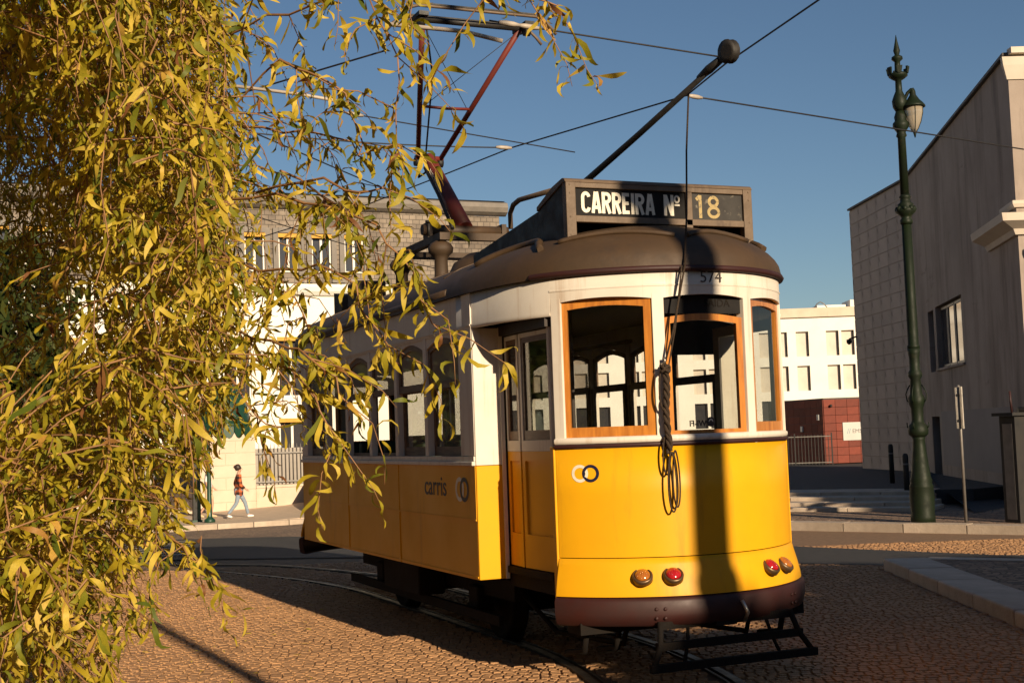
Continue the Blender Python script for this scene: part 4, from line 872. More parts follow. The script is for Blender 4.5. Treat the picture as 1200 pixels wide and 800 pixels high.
MB().obox(tuple((EC+eu*1.55+en_*.05).xy), eu, en_, 1.8, .02, .30+.80, .30+1.44).build('name_sheet', 'sign_white', em)
text('sheet_lettering', 'EMSA', .20, 'sign_grey', em, tuple(EC+eu*1.22+en_*.064+Vector((0, 0, 1.12))), tuple(eu), (0, 0, 1), squeeze=1.0); text('sheet_mark', '//', .24, 'sign_blue', em, tuple(EC+eu*.86+en_*.064+Vector((0, 0, 1.12))), tuple(eu), (0, 0, 1))
for t, h in ((-.3, 1.55), (-1.5, 1.15)):
    p = EC+lu*-t+ll*.05; MB().obox((p.x, p.y), lu, ll, .14, .06, .3+h, .3+h+.2).build('wall_light', 'window_frame', em)
p = EC+eu*.25+en_*.06; MB().lathe([(.05, 0), (.05, .06), (.02, .08)], (p.x, p.y, .30+2.05), 8, en_).build('wall_camera', 'black', em)
fb = MB().box(-.012, .012, -.012, .012, 0, 1.05)  .mesh('fence_bar', 'black')
fn = bthing('steel_fence', 'thin vertical bar steel fence in front of the dark side of the red building', 'fence', tuple(EC+en_*.9))
for i in range(34):
    link('fence_bar', fb, fn, tuple(fl*(i*.115)), (0, 0, math.atan2(fl.y, fl.x)), (1.8 if i % 11 == 0 else 1, 1.8 if i % 11 == 0 else 1, 1.05 if i % 11 == 0 else 1))
for z in (.06, .97):
    p = fl*1.9; o = MB().box(-1.9, 1.9, -.015, .015, z, z+.03).build('fence_rail', 'steel', fn, org=(0, 0, 0)); o.location = tuple(p); o.rotation_euler = (0, 0, math.atan2(fl.y, fl.x))
# steps and plaza
plz = MB(); A = [Vector((9.0, 16.6)), Vector((12.3, 12.6)), Vector((13.0, 12.0)), Vector((40, 20)), Vector((60, 60)), Vector((10, 60)), Vector((4.5, 24))]
plz.prism([(p.x, p.y, -.6) for p in A], [(p.x, p.y, z) for p, z in zip(A, (.395, .395, .395, .33, .1, .1, .33))]); plaza = tag(plz.build('plaza', 'asphalt'), kind='structure')
stp = tag(link('stone_steps', None), kind='structure')
sA, sB_ = Vector((8.2, 14.72)), Vector((11.65, 10.15)); sdir = (sB_-sA).normalized(); sn = Vector((-sdir.y, sdir.x)); sn = sn if sn.y > 0 else -sn
for k, (dd, z) in enumerate(((0.0, .19), (.38, .26), (.90, .33), (1.45, .40))):
    a = sA+sn*dd-sdir*2.0; ln = 1.2+1.65+1.9-.12*k; x = 0
    while x < ln+2.0:
        l_ = random.uniform(1.1, 1.5); l_ = min(l_, ln+2.0-x)
        if l_ < .2: break
        c = a+sdir*(x+l_/2)+sn*.55; MB().obox((c.x, c.y), sdir, sn, l_-.012, 1.1, -.1, z+random.uniform(-.004, .004)).build('step_slab', 'kerb', stp, bevel=.012); x += l_
# sloping apron beside the steps
rm = MB(); rm.add([(11.2, 10.0, .124), (13.0, 10.9, .124), (19.3, 21.0, .44), (13.2, 13.2, .41)], [(0, 1, 2, 3)]); tag(rm.build('ramp', 'asphalt'), kind='structure')
# big plain building on the right
NS = 0.0
n0 = Vector((13.01, 10.48, 0)); m0 = Vector((19.38, 21.03, 0)); e0_ = Vector((21.1, 25.74, 0)); ZT = 8.3
d1 = (m0-n0).normalized(); d2 = (e0_-m0).normalized(); q1 = Vector((-d1.y, d1.x, 0)); q2 = Vector((-d2.y, d2.x, 0)); L1 = (m0-n0).length
rb = bthing('plastered_building', 'tall shaded building with stained plaster flank, stone clad end and corner cornice', 'building', tuple(n0))
rops = [(5.55, 8.85, 2.97, 4.48), (9.15, 9.95, 2.92, 4.45), (9.10, 10.2, .30, 1.80)]
mb = wall_grid(MB(), n0, d1, (0, 0, 1), L1, ZT, rops, .22, q1, base=-.3)
fd = Vector((.93, -.37, 0)).normalized(); fq = Vector((-.37, -.93, 0)); far_f = n0+fd*5.5
mb.add([tuple(n0+Vector((0, 0, -.3))), tuple(far_f+Vector((0, 0, -.3))), tuple(far_f+Vector((0, 0, ZT))), tuple(n0+Vector((0, 0, ZT)))], [(0, 1, 2, 3)])
bk = [e0_+Vector((1.6, -1.0, 0)), far_f]
for a, b in ((e0_, bk[0]), (bk[0], bk[1])): mb.add([(a.x, a.y, -.3), (b.x, b.y, -.3), (b.x, b.y, ZT), (a.x, a.y, ZT)], [(0, 1, 2, 3)])
A = [n0, m0, e0_, bk[0], far_f]; mb.add([(p.x, p.y, ZT) for p in A], [tuple(range(5))]); mb.add([tuple(m0+Vector((0, 0, -.3))), tuple(e0_+Vector((0, 0, -.3))), tuple(e0_+Vector((0, 0, ZT))), tuple(m0+Vector((0, 0, ZT)))], [(0, 1, 2, 3)])
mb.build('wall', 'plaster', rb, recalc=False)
cw_, ch_ = .84, .42; L2 = (e0_-m0).length
cpm = MB().box(.008, cw_-.008, -.002, .022, .008, ch_-.008).mesh('cladding_panel', 'cladding'); ang2 = math.atan2(d2.y, d2.x)
for r in range(19):
    for i in range(6):
        p = m0+d2*(i*cw_)+Vector((0, 0, .28+r*ch_)); 
        if i*cw_ > L2-.3: continue
        link('cladding_panel', cpm, rb, tuple(p-n0), (0, 0, ang2), (min(1, (L2-i*cw_)/cw_), 1, 1))
# roof edge coping
for a, b, q in ((n0, m0, q1), (m0, e0_, q2)):
    c = (a+b)/2; MB().obox((c.x, c.y), (b-a).normalized(), q, (b-a).length-.01, .16, ZT+.003, ZT+.06).build('coping', 'reveal', rb)
# big window, slot, door
def pl(t, dp): return n0+d1*(t+NS)-q1*dp
for t0, t1 in ((5.57, 6.15), (6.22, 7.05), (7.12, 7.95), (8.02, 8.83)):
    c = pl((t0+t1)/2, .15); o = MB()
    for (ta, tb2, h0, h1) in ((t0, t0+.05, 2.99, 4.45), (t1-.05, t1, 2.99, 4.45), (t0+.05, t1-.05, 2.99, 3.05), (t0+.05, t1-.05, 4.39, 4.45)):
        cc = pl((ta+tb2)/2, .15); o.obox((cc.x, cc.y), d1, q1, tb2-ta, .05, h0, h1)
    f_ = o.build('window_leaf', 'steel', rb); MB().obox((c.x, c.y), d1, q1, t1-t0-.11, .01, 3.055, 4.385).build('pane', 'dark_pane', f_)
c = pl(7.2, .10); MB().obox((c.x, c.y), d1, q1, 3.5, .3, 2.91, 2.965).build('window_ledge', 'plaster', rb)
c = pl(9.55, .2); MB().obox((c.x, c.y), d1, q1, .80, .02, 2.92, 4.45).build('slot_pane', 'reveal', rb)
c = pl(9.65, .2); MB().obox((c.x, c.y), d1, q1, 1.1, .02, .3, 1.80).build('door', 'black', rb)
c = pl(5.0, -.004); o = MB(); o.obox((c.x, c.y), d1, q1, 7.6, .008, .62, 1.92); o.build('repainted_patch', 'plaster_patch', rb)
# corner cornice and upper moulding (facing the camera side, returning along the flank)
def cornice(z0, prof, t_end, f_end, m, nm):
    mb = MB(); loops = []
    corner = n0; a = n0+d1*t_end; b = n0+fd*f_end; bis = (q1+fq).normalized(); kk = min(1.5, 1/max(.3, bis.dot(q1)))
    for base, dirn, k_ in ((a, q1, 1), (corner, bis, kk), (b, fq, 1)):
        loops.append([tuple(base+dirn*(o_*k_)+Vector((0, 0, z0+h))) for o_, h in prof])
    mb.strip(loops, True, False, True); return mb.build(nm, m, rb)
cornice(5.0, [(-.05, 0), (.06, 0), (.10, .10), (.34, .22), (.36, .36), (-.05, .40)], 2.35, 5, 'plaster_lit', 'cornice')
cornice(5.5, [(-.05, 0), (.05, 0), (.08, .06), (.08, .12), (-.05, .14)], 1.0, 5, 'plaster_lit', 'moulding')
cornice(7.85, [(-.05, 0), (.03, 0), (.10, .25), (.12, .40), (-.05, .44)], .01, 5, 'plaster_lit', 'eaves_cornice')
c = n0+fd*2.9+fq*.03; MB().obox((c.x, c.y), fd, fq, 5.0, .05, 5.72, 7.8).build('facade_panel', 'plaster_lit', rb)  # lighter plaster where the corner facade catches the sun
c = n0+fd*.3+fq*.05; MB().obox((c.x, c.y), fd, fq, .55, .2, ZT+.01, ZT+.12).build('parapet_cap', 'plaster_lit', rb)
for i in range(9):
    c = n0+d1*4.7-q1*1.2; MB().obox((c.x, c.y), d1, q1, 1.3, .9, ZT+.02+i*.085, ZT+.075+i*.085).build('louvre_slat', 'reveal', rb)
c = n0+fd*.25+fq*.25; MB().lathe([(.02, .05), (.07, .03), (.075, -.04), (.06, -.10), (.02, -.13)], (c.x, c.y, 4.78), 14).build('dome_camera', 'cctv', rb); MB().tube([tuple(c+Vector((0, 0, 4.80))), tuple(c-fq*.25+Vector((0, 0, 4.85)))], .02, 6).build('camera_arm', 'cctv', rb)
c = e0_-d2*.05+q2*.25; MB().lathe([(.02, .05), (.08, .03), (.08, -.06), (.03, -.12)], (c.x, c.y, 4.25), 12).build('dome_camera', 'black', rb); MB().tube([tuple(c+Vector((0, 0, 4.30))), tuple(e0_-d2*.1+Vector((0, 0, 4.38)))], .025, 6).build('camera_arm', 'black', rb)
p = n0+d1*7.2-q1*.15
# ------------------------------------------------------------------ street lamp
def street_lamp(loc, label, sc=1.0, group=None):
    t = thing('street_lamp', label, 'street lamp', loc, group)
    def B(mb, name, m='iron_green', parent=None):
        mb.v = [(x*(.80 if z < 2.73 else 1), y*(.80 if z < 2.73 else 1), z) for x, y, z in mb.v]
        me = mb.mesh(name, m); return link(name, me, parent or t)
    B(MB().lathe([(.235, 0), (.235, .10), (.225, .14), (.24, .40), (.225, .55), (.235, .57), (.20, .62), (.215, .66), (.19, .72), (.155, .95), (.125, 1.18), (.115, 1.30), (.13, 1.34)], n=20), 'pedestal')
    B(MB().lathe([(.13, 1.34), (.185, 1.38), (.195, 1.44), (.18, 1.52), (.13, 1.56), (.115, 1.60), (.12, 1.80), (.15, 1.86), (.165, 1.95), (.12, 2.02), (.10, 2.25), (.135, 2.30), (.135, 2.36), (.10, 2.40), (.10, 2.60), (.115, 2.66), (.10, 2.74)], n=20), 'base_vase')
    for a in range(4):
        an = a*math.pi/2+.5; ca, sa = math.cos(an), math.sin(an)
        B(MB().tube([(ca*r, sa*r, z) for r, z in ((.12, 1.86), (.19, 1.92), (.21, 2.02), (.17, 2.10), (.12, 2.16))], .012, 5), 'scroll'); B(MB().tube([(ca*r, sa*r, z) for r, z in ((.15, 1.46), (.215, 1.50), (.22, 1.57))], .012, 5), 'boss')
    B(MB().lathe([(.095, 2.74), (.098, 2.78), (.083, 2.80), (.082, 3.2), (.076, 4.72)], n=28, flute=.10), 'fluted_shaft')
    B(MB().lathe([(.08, 4.72), (.10, 4.74), (.10, 4.79), (.075, 4.82), (.09, 4.86), (.16, 4.92), (.155, 4.97), (.11, 5.0), (.13, 5.04), (.08, 5.08), (.078, 5.14), (.095, 5.16), (.07, 5.2)], n=16), 'middle_collar')
    for a in range(8): an = a*math.pi/4; B(MB().lathe([(.03, -.03), (.045, .0), (.03, .04), (.01, .055)], (.13*math.cos(an), .13*math.sin(an), 4.96), 6), 'collar_leaf')
    B(MB().lathe([(.07, 5.2), (.062, 6.12), (.085, 6.15), (.07, 6.2), (.075, 6.22), (.13, 6.30), (.125, 6.36), (.09, 6.40), (.10, 6.46), (.07, 6.55)], n=16), 'upper_shaft')
    B(MB().lathe([(.07, 6.55), (.11, 6.62), (.12, 6.72), (.09, 6.80), (.055, 6.88), (.05, 7.05), (.10, 7.08), (.15, 7.12), (.15, 7.16), (.10, 7.18), (.05, 7.2), (.045, 7.36), (.09, 7.40), (.085, 7.44), (.035, 7.47), (.055, 7.54), (.045, 7.58), (.02, 7.70), (.004, 7.80)], n=14), 'finial')
    for a in range(6): an = a*math.pi/3; B(MB().box(-.03, .03, -.015, .015, 0, .11).mesh('x', None) and MB().prism([(.14*math.cos(an+dd), .14*math.sin(an+dd), 7.15) for dd in (-.18, .18)]+[(.165*math.cos(an+dd), .165*math.sin(an+dd), 7.15) for dd in (.18, -.18)], [(.15*math.cos(an+dd), .15*math.sin(an+dd), 7.26) for dd in (-.26, .26)]+[(.185*math.cos(an+dd), .185*math.sin(an+dd), 7.26) for dd in (.26, -.26)]), 'crown_merlon')
    dx, dy = Rv.x*.9+.1, Rv.y*.9-.25; l_ = math.hypot(dx, dy); dx, dy = dx/l_, dy/l_
    B(MB().tube([(dx*r, dy*r, z) for r, z in ((.03, 6.58), (.07, 6.72), (.13, 6.84), (.19, 6.89), (.22, 6.88))], [.03, .028, .028, .03, .04], 8), 'bracket')
    c = (dx*.21, dy*.21, 0)
    hd_ = B(MB().lathe([(.03, 6.90), (.045, 6.86), (.05, 6.80), (.10, 6.72), (.155, 6.66), (.185, 6.62), (.185, 6.60), (.15, 6.60)], c, 18), 'lantern_hood')
    B(MB().lathe([(.15, 6.60), (.145, 6.50), (.11, 6.36), (.06, 6.25), (.015, 6.20)], c, 18), 'lantern_globe', 'lamp_glass'); B(MB().lathe([(.03, 6.20), (.02, 6.16), (.008, 6.11)], c, 8), 'globe_tip')
    for a in range(6):
        an = a*math.pi/3; B(MB().tube([(c[0]+math.cos(an)*r, c[1]+math.sin(an)*r, z) for r, z in ((.152, 6.60), (.148, 6.50), (.113, 6.36), (.063, 6.25), (.02, 6.19))], .006, 4), 'globe_rib')
    t.scale = (sc, sc, sc); return t
lampA = street_lamp((9.27, 9.0, .12), 'ornate green cast iron street lamp at the kerb below the stone steps')
# ------------------------------------------------------------------ small street things on the right
def bollard(x, y, z, label):
    t = thing('bollard', label, 'bollard', (x, y, z), 'black bollards beside the steps')
    link('post', MB().lathe([(.055, 0), (.055, .62), (.05, .66), (.055, .68), (.055, .80), (.04, .84), (.01, .85)], n=14).mesh('post', 'black'), t); link('band', MB().lathe([(.058, .63), (.058, .66)], n=14).mesh('band', 'steel'), t)
bollard(14.1, 15.7, .38, 'black bollard beside the steps, standing close to the clad wall end'); bollard(12.08, 12.77, .25, 'black bollard beside the steps, standing just behind the street lamp')
t = thing('sign_post', 'slim grey post with a road sign plate seen edge on', 'sign', (9.72, 8.55, .12))
link('pole', MB().lathe([(.024, 0), (.024, 2.12), (.01, 2.13)], n=10).mesh('pole', 'steel'), t); a_ = Vector((.50, .86, 0)); link('plate', MB().obox((.02, .02), a_, (a_.y, -a_.x, 0), .50, .012, 1.45, 2.10).mesh('plate', 'chrome'), t)
for z in (1.55, 1.95): link('clamp', MB().box(-.03, .035, -.03, .035, z, z+.04).mesh('clamp', 'steel'), t)
t = thing('barrier_post', 'black steel barrier cabinet with arm at the building corner', 'barrier', (10.2, 7.95, .12))
link('cabinet', MB().box(-.11, .11, -.16, .16, 0, 1.62).mesh('cabinet', 'black'), t); link('front_plate', MB().box(-.115, -.112, -.10, .10, .05, 1.5).mesh('front_plate', 'steel'), t)
link('cap', MB().box(-.20, .20, -.22, .22, 1.622, 1.67).mesh('cap', 'black'), t); link('arm', MB().tube([(.12, 0, 1.70), (.75, -.35, 1.72)], .05, 8).mesh('arm', 'black'), t); link('aerial', MB().tube([(0, 0, 1.67), (-.02, .0, 2.0)], .018, 6).mesh('aerial', 'maroon'), t)
# ------------------------------------------------------------------ far pavement: posts and people
zp = -.555
t = thing('green_column', 'thick dark green square column at the pavement edge beside the walking people', 'column', (2.0, 33.0, zp))
link('shaft', MB().box(-.06, .06, -.12, .12, 0, 4.4).mesh('shaft', 'black'), t); link('face_plate', MB().box(.062, .16, -.12, .12, 0, 4.4).mesh('face_plate', 'green_paint'), t); link('foot', MB().box(-.10, .2, -.16, .16, 0, .06).mesh('foot', 'green_paint'), t)
t = thing('domed_canopy', 'green domed metal canopy with scalloped edge on a slim green pole', 'canopy', (2.19, 31.6, zp+.02))
link('pole', MB().lathe([(.16, 0), (.16, .10), (.09, .16), (.075, .2), (.06, 1.2), (.052, 2.2), (.05, 3.9)], n=12).mesh('pole', 'green_paint'), t)
c_ = (.45, 0, 0)
link('dome', MB().lathe([(.72, 2.85), (.78, 2.90), (.78, 3.0), (.72, 3.35), (.58, 3.7), (.36, 3.98), (.12, 4.12), (.10, 4.2), (.02, 4.3)], c_, 20).mesh('dome', 'green_paint'), t)
link('rim', MB().lathe([(.80, 2.78), (.84, 2.80), (.84, 2.88), (.78, 2.90)], c_, 20).mesh('rim', 'green_paint'), t); link('soffit', MB().lathe([(.70, 2.84), (.35, 2.62), (.06, 2.45)], c_, 16).mesh('soffit', 'black'), t)
for i in range(16):
    an = 2*math.pi*i/16; ca, sa = math.cos(an), math.sin(an); ta = (-sa, ca)
    pts_ = [(.80, .15, 2.80), (.80, .15, 2.60), (.80, .08, 2.48), (.80, .0, 2.44), (.80, -.08, 2.48), (.80, -.15, 2.60), (.80, -.15, 2.80)]
    link('scallop', MB().prism([(c_[0]+ca*r+ta[0]*w_, sa*r+ta[1]*w_, z) for r, w_, z in pts_], [(c_[0]+ca*(r+.012)+ta[0]*w_, sa*(r+.012)+ta[1]*w_, z) for r, w_, z in pts_]).mesh('scallop', 'green_paint'), t)

# people: skin-modifier figures, local frame faces +x, y to the figure's left
def skinmesh(name, verts, edges, radii, m, parent, root=0, sub=2):
    me = bpy.data.meshes.new(name); me.from_pydata(verts, edges, []); o = link(name, me, parent); me.materials.append(M[m] if isinstance(m, str) else m)
    sk = o.modifiers.new('skin', 'SKIN'); sk.use_smooth_shade = True
    for i, sv in enumerate(me.skin_vertices[0].data):
        r = radii[i]; sv.radius = r if isinstance(r, tuple) else (r, r); sv.use_root = (i == root)
    s_ = o.modifiers.new('subsurf', 'SUBSURF'); s_.levels = sub; s_.render_levels = sub
    return o
def chain(*pts): return list(pts)
def figure(label, loc, rot, sc, J, top, legs, topm, legm, shoem, sleeves, hairm='hair', bun=False, beard=False, shorts=False, jacket=False):
    t = thing('person', label, 'person', loc, 'people walking on the far pavement', rot); t.scale = (sc, sc, sc)
    names = list(J); V = [J[n_] for n_ in names]; ix = {n_: i for i, n_ in enumerate(names)}
    E_ = [('pelvis', 'waist'), ('waist', 'chest'), ('chest', 'neck0'), ('neck0', 'neck1'), ('neck1', 'head0'), ('head0', 'head1'), ('head1', 'head2')]
    Rd = dict(pelvis=(.13, .10), waist=(.115, .085), chest=(.14, .095), neck0=(.06, .06), neck1=(.05, .05), head0=(.065, .06), head1=(.085, .072), head2=(.05, .045))
    for s in 'LR':
        E_ += [('pelvis', 'hip'+s), ('hip'+s, 'knee'+s), ('knee'+s, 'ank'+s), ('ank'+s, 'toe'+s), ('chest', 'sho'+s), ('sho'+s, 'elb'+s), ('elb'+s, 'wri'+s), ('wri'+s, 'hand'+s)]
        Rd.update({'hip'+s: .085, 'knee'+s: .055, 'ank'+s: .036, 'toe'+s: .03, 'sho'+s: .055, 'elb'+s: .038, 'wri'+s: .026, 'hand'+s: (.035, .02)})
        for f_ in range(5):
            a = Vector(J['hand'+s]); d = (a-Vector(J['wri'+s])).normalized(); sd = d.orthogonal().normalized(); base = a+sd*(f_-2)*.014-d*(.03 if f_ == 0 else 0); tip = base+d*(.05+.012*(2-abs(f_-2)))+sd*(-.025 if f_ == 0 else 0)
            names += [f'f{s}{f_}a', f'f{s}{f_}b']; V += [tuple(base), tuple(tip)]; ix[f'f{s}{f_}a'] = len(V)-2; ix[f'f{s}{f_}b'] = len(V)-1
            E_ += [('hand'+s, f'f{s}{f_}a'), (f'f{s}{f_}a', f'f{s}{f_}b')]; Rd[f'f{s}{f_}a'] = .009; Rd[f'f{s}{f_}b'] = .007
    body = skinmesh('body', V, [(ix[a], ix[b]) for a, b in E_], [Rd[n_] for n_ in names], 'skin', t, 0, 1)
    def sub(nm, keys, edges, m, rad, s=2):
        k = {q: i for i, q in enumerate(keys)}; return skinmesh(nm, [J[q] if q in J else extra[q] for q in keys], [(k[a], k[b]) for a, b in edges], [rad[q] for q in keys], m, t, 0, s)
    extra = {}
    L3 = lambda a, b, f_: tuple(Vector(J[a]).lerp(Vector(J[b]), f_))
    # top garment
    kk = ['chest', 'waist', 'pelvis', 'hem', 'neck0', 'shoL', 'elbL', 'shoR', 'elbR']; extra['hem'] = tuple(Vector(J['pelvis'])+Vector((0, 0, -.24 if jacket else -.06)))
    ee = [('chest', 'waist'), ('waist', 'pelvis'), ('pelvis', 'hem'), ('chest', 'neck0'), ('chest', 'shoL'), ('shoL', 'elbL'), ('chest', 'shoR'), ('shoR', 'elbR')]
    rad = dict(chest=(.175, .125), waist=(.175, .13), pelvis=(.20, .16), hem=(.215, .175), neck0=(.075, .07), shoL=.078, elbL=.060, shoR=.078, elbR=.060)
    if sleeves:
        extra['cufL'] = L3('elbL', 'wriL', .9); extra['cufR'] = L3('elbR', 'wriR', .9); kk += ['cufL', 'cufR']; ee += [('elbL', 'cufL'), ('elbR', 'cufR')]; rad.update(cufL=.046, cufR=.046)
    else:
        pass
    sub('jacket' if jacket else 'shirt', kk, ee, topm, rad)
    # legs
    extra['crL'] = L3('hipL', 'kneeL', .95 if shorts else 1); extra['crR'] = L3('hipR', 'kneeR', .95 if shorts else 1)
    if shorts: sub('shorts', ['pelvis', 'hipL', 'crL', 'hipR', 'crR'], [('pelvis', 'hipL'), ('hipL', 'crL'), ('pelvis', 'hipR'), ('hipR', 'crR')], legm, dict(pelvis=(.145, .115), hipL=.105, crL=.088, hipR=.105, crR=.088))
    else: sub('trousers', ['pelvis', 'hipL', 'kneeL', 'ankL', 'hipR', 'kneeR', 'ankR'], [('pelvis', 'hipL'), ('hipL', 'kneeL'), ('kneeL', 'ankL'), ('pelvis', 'hipR'), ('hipR', 'kneeR'), ('kneeR', 'ankR')], legm, dict(pelvis=(.14, .11), hipL=.095, kneeL=.066, ankL=.05, hipR=.095, kneeR=.066, ankR=.05))
    for s in 'LR':
        a = Vector(J['ank'+s]); b = Vector(J['toe'+s]); extra['h'] = tuple(a+(a-b)*.25+Vector((0, 0, -.055))); extra['m'] = tuple(a.lerp(b, .45)+Vector((0, 0, -.02))); extra['t'] = tuple(b+Vector((.02, 0, -.005)))
        sub('shoe', ['h', 'm', 't'], [('h', 'm'), ('m', 't')], shoem, dict(h=(.042, .045), m=(.05, .048), t=(.045, .03)))
    h1 = Vector(J['head1']); h2 = Vector(J['head2'])
    hr = MB(); hr.lathe([(.095, -.05), (.108, .02), (.10, .08), (.07, .125), (.02, .14)], tuple(h1+Vector((-.040, 0, .012))), 14, (-.45, 0, 1)); link('hair', hr.mesh('hair', hairm), t)
    if bun: link('hair_bun', MB().lathe([(.01, -.055), (.045, -.03), (.055, 0), (.045, .03), (.01, .055)], tuple(h1+Vector((-.135, 0, .06))), 10).mesh('hair_bun', hairm), t)
    if beard: link('beard', MB().lathe([(.02, -.05), (.065, -.02), (.07, .03)], tuple(h1+Vector((.035, 0, -.075))), 10).mesh('beard', hairm), t)
    link('nose', MB().lathe([(.016, 0), (.004, .032)], tuple(h1+Vector((.078, 0, -.012))), 6, (1, 0, -.35)).mesh('nose', 'skin'), t)
    link('mouth', MB().box(.075, .084, -.022, .022, -.055, -.047).mesh('mouth', 'maroon'), t).location = tuple(h1)
    for sy in (-1, 1):
        link('eye', MB().lathe([(.011, 0), (.008, .006)], tuple(h1+Vector((.072, sy*.03, .022))), 8, (1, sy*.3, 0)).mesh('eye', 'hair'), t); link('ear', MB().lathe([(.022, 0), (.015, .014)], tuple(h1+Vector((-.005, sy*.074, -.005))), 8, (0, sy, 0)).mesh('ear', 'skin'), t)
    return t
def plaid():
    m, nt, p = new_mat('orange_black_plaid'); L = nt.links.new; tc = N(nt, 'ShaderNodeTexCoord'); sx = N(nt, 'ShaderNodeSeparateXYZ'); L(tc.outputs['Object'], sx.inputs[0]); outs = []
    for ax, fq_ in ((0, 5.5), (1, 5.5), (2, 6.0)):
        mu = N(nt, 'ShaderNodeMath', operation='MULTIPLY'); mu.inputs[1].default_value = fq_; L(sx.outputs[ax], mu.inputs[0]); fr_ = N(nt, 'ShaderNodeMath', operation='FRACT'); L(mu.outputs[0], fr_.inputs[0]); gt = N(nt, 'ShaderNodeMath', operation='GREATER_THAN'); gt.inputs[1].default_value = .5; L(fr_.outputs[0], gt.inputs[0]); outs.append(gt)
    a1 = N(nt, 'ShaderNodeMath', operation='ADD'); L(outs[0].outputs[0], a1.inputs[0]); L(outs[2].outputs[0], a1.inputs[1]); dv = N(nt, 'ShaderNodeMath', operation='MULTIPLY'); dv.inputs[1].default_value = .5; L(a1.outputs[0], dv.inputs[0])
    r = ramp(nt, dv.outputs[0], [(0.0, (.55, .13, .035)), (.5, (.20, .05, .02)), (1.0, (.02, .012, .01))]); L(r.outputs[0], p.inputs['Base Color']); p.inputs['Roughness'].default_value = .9; return m
JW = dict(pelvis=(0, 0, .90), waist=(.01, 0, 1.05), chest=(.015, 0, 1.27), neck0=(.0, 0, 1.40), neck1=(.015, 0, 1.46), head0=(.035, 0, 1.50), head1=(.035, 0, 1.575), head2=(.025, 0, 1.66),
    hipL=(0, .085, .86), kneeL=(.20, .085, .50), ankL=(.30, .08, .10), toeL=(.46, .08, .055), hipR=(0, -.085, .86), kneeR=(-.08, -.085, .48), ankR=(-.36, -.08, .13), toeR=(-.24, -.08, .045),
    shoL=(.0, .17, 1.34), elbL=(-.10, .22, 1.08), wriL=(.02, .23, .88), handL=(.06, .23, .82), shoR=(.0, -.17, 1.34), elbR=(.02, -.23, 1.07), wriR=(.20, -.22, .93), handR=(.26, -.22, .88))
figure('person in an orange and black plaid jacket and pale jeans walking past the stone pier', (3.45, 33.6, -.545), R_(-6), .965, JW, None, None, plaid(), 'jeans', 'shoe', True, bun=True, jacket=True)
JM = dict(pelvis=(0, 0, .95), waist=(.0, 0, 1.11), chest=(.01, 0, 1.36), neck0=(.0, 0, 1.50), neck1=(.015, 0, 1.56), head0=(.035, 0, 1.60), head1=(.035, 0, 1.68), head2=(.025, 0, 1.76),
    hipL=(0, .09, .91), kneeL=(.14, .09, .53), ankL=(.10, .085, .10), toeL=(.27, .085, .045), hipR=(0, -.09, .91), kneeR=(-.03, -.09, .50), ankR=(-.28, -.085, .14), toeR=(-.15, -.085, .05),
    shoL=(.0, .19, 1.44), elbL=(.05, .25, 1.16), wriL=(.20, .24, .95), handL=(.26, .23, .90), shoR=(.0, -.19, 1.44), elbR=(-.06, -.25, 1.15), wriR=(.02, -.25, .90), handR=(.05, -.25, .83))
figure('bearded person in a white shirt and tan shorts walking behind the slim green pole', (2.72, 34.8, -.555), R_(-8), .97, JM, None, None, 'shirt', 'shorts', 'shorts', False, beard=True, shorts=True)
#--PART4--
# ------------------------------------------------------------------ overhead wires
def wire(pts, label, r=.009, sag=.0, fit=None):
    a, b = Vector(pts[0]), Vector(pts[-1]); P_ = []
    if len(pts) == 2:
        for i in range(13): t = i/12; p = a.lerp(b, t); p.z -= sag*4*t*(1-t); P_.append(tuple(p))
    else: P_ = pts
    o = MB().tube([tuple(Vector(p)-a) for p in P_], r, 6).build('overhead_wire', 'wire', None, org=(0, 0, 0)); o.location = a
    tag(o, label, 'wire', 'overhead tram wires')
    if fit:
        for t in fit:
            p = a.lerp(b, t); p.z -= sag*4*t*(1-t); d = (b-a).normalized()
            m_ = MB().tube([tuple(p-a-d*.11), tuple(p-a-d*.04), tuple(p-a+d*.04), tuple(p-a+d*.11)], [.016, .028, .028, .016], 6).mesh('fitting', 'wire_fit'); link('fitting', m_, o)
    return o
wire([(2.1, -1.5, 5.5), (2.37, 1.75, 5.5), (2.67, 3.79, 5.5), (2.94, 5.04, 5.5), (2.05, 8.05, 5.5), (1.79, 9.97, 5.5), (1.41, 12.54, 5.5), (-.5, 20, 5.5), (-6, 30, 5.6)], 'thin black contact wire bending over the tram beside its pantograph', .010)
wire([(2.94, 5.04, 5.5), (9.25, 6.41, 5.5)], 'black span wire running from the trolley head past the street lamp to the plastered building', .010, fit=[.02])
wire([(-.1, 3.5, 5.62), (2.49, 3.58, 5.5)], 'black span wire from the pale steady arm beside the pantograph to the contact wire', .009, fit=[.08, .16])
wire([(-1.6, 8.4, 5.6), (2.05, 8.05, 5.5)], 'black span wire meeting the contact wire behind the pantograph at a pale clamp', .009, sag=.05, fit=[.97])
wire([(-.6, 7.2, 5.62), (2.9, 7.9, 5.45)], 'black span wire crossing the sky between the two pantograph arms', .008, fit=[.08])
wire([(-2.9, 6.2, 5.5), (.28, 10.0, 5.5), (4.2, 14.6, 5.5)], 'thin black wire slanting down through the willow twigs towards the slate attic', .010)
wire([(-.75, 4.7, 5.62), (-3.2, 9.4, 5.62)], 'thin black wire slanting from the pan head to the willow crown', .010)
wire([(-2.4, 9.6, 5.2), (3.2, 14.2, 4.7)], 'thin black wire hanging low in front of the slate attic', .008, sag=.08)
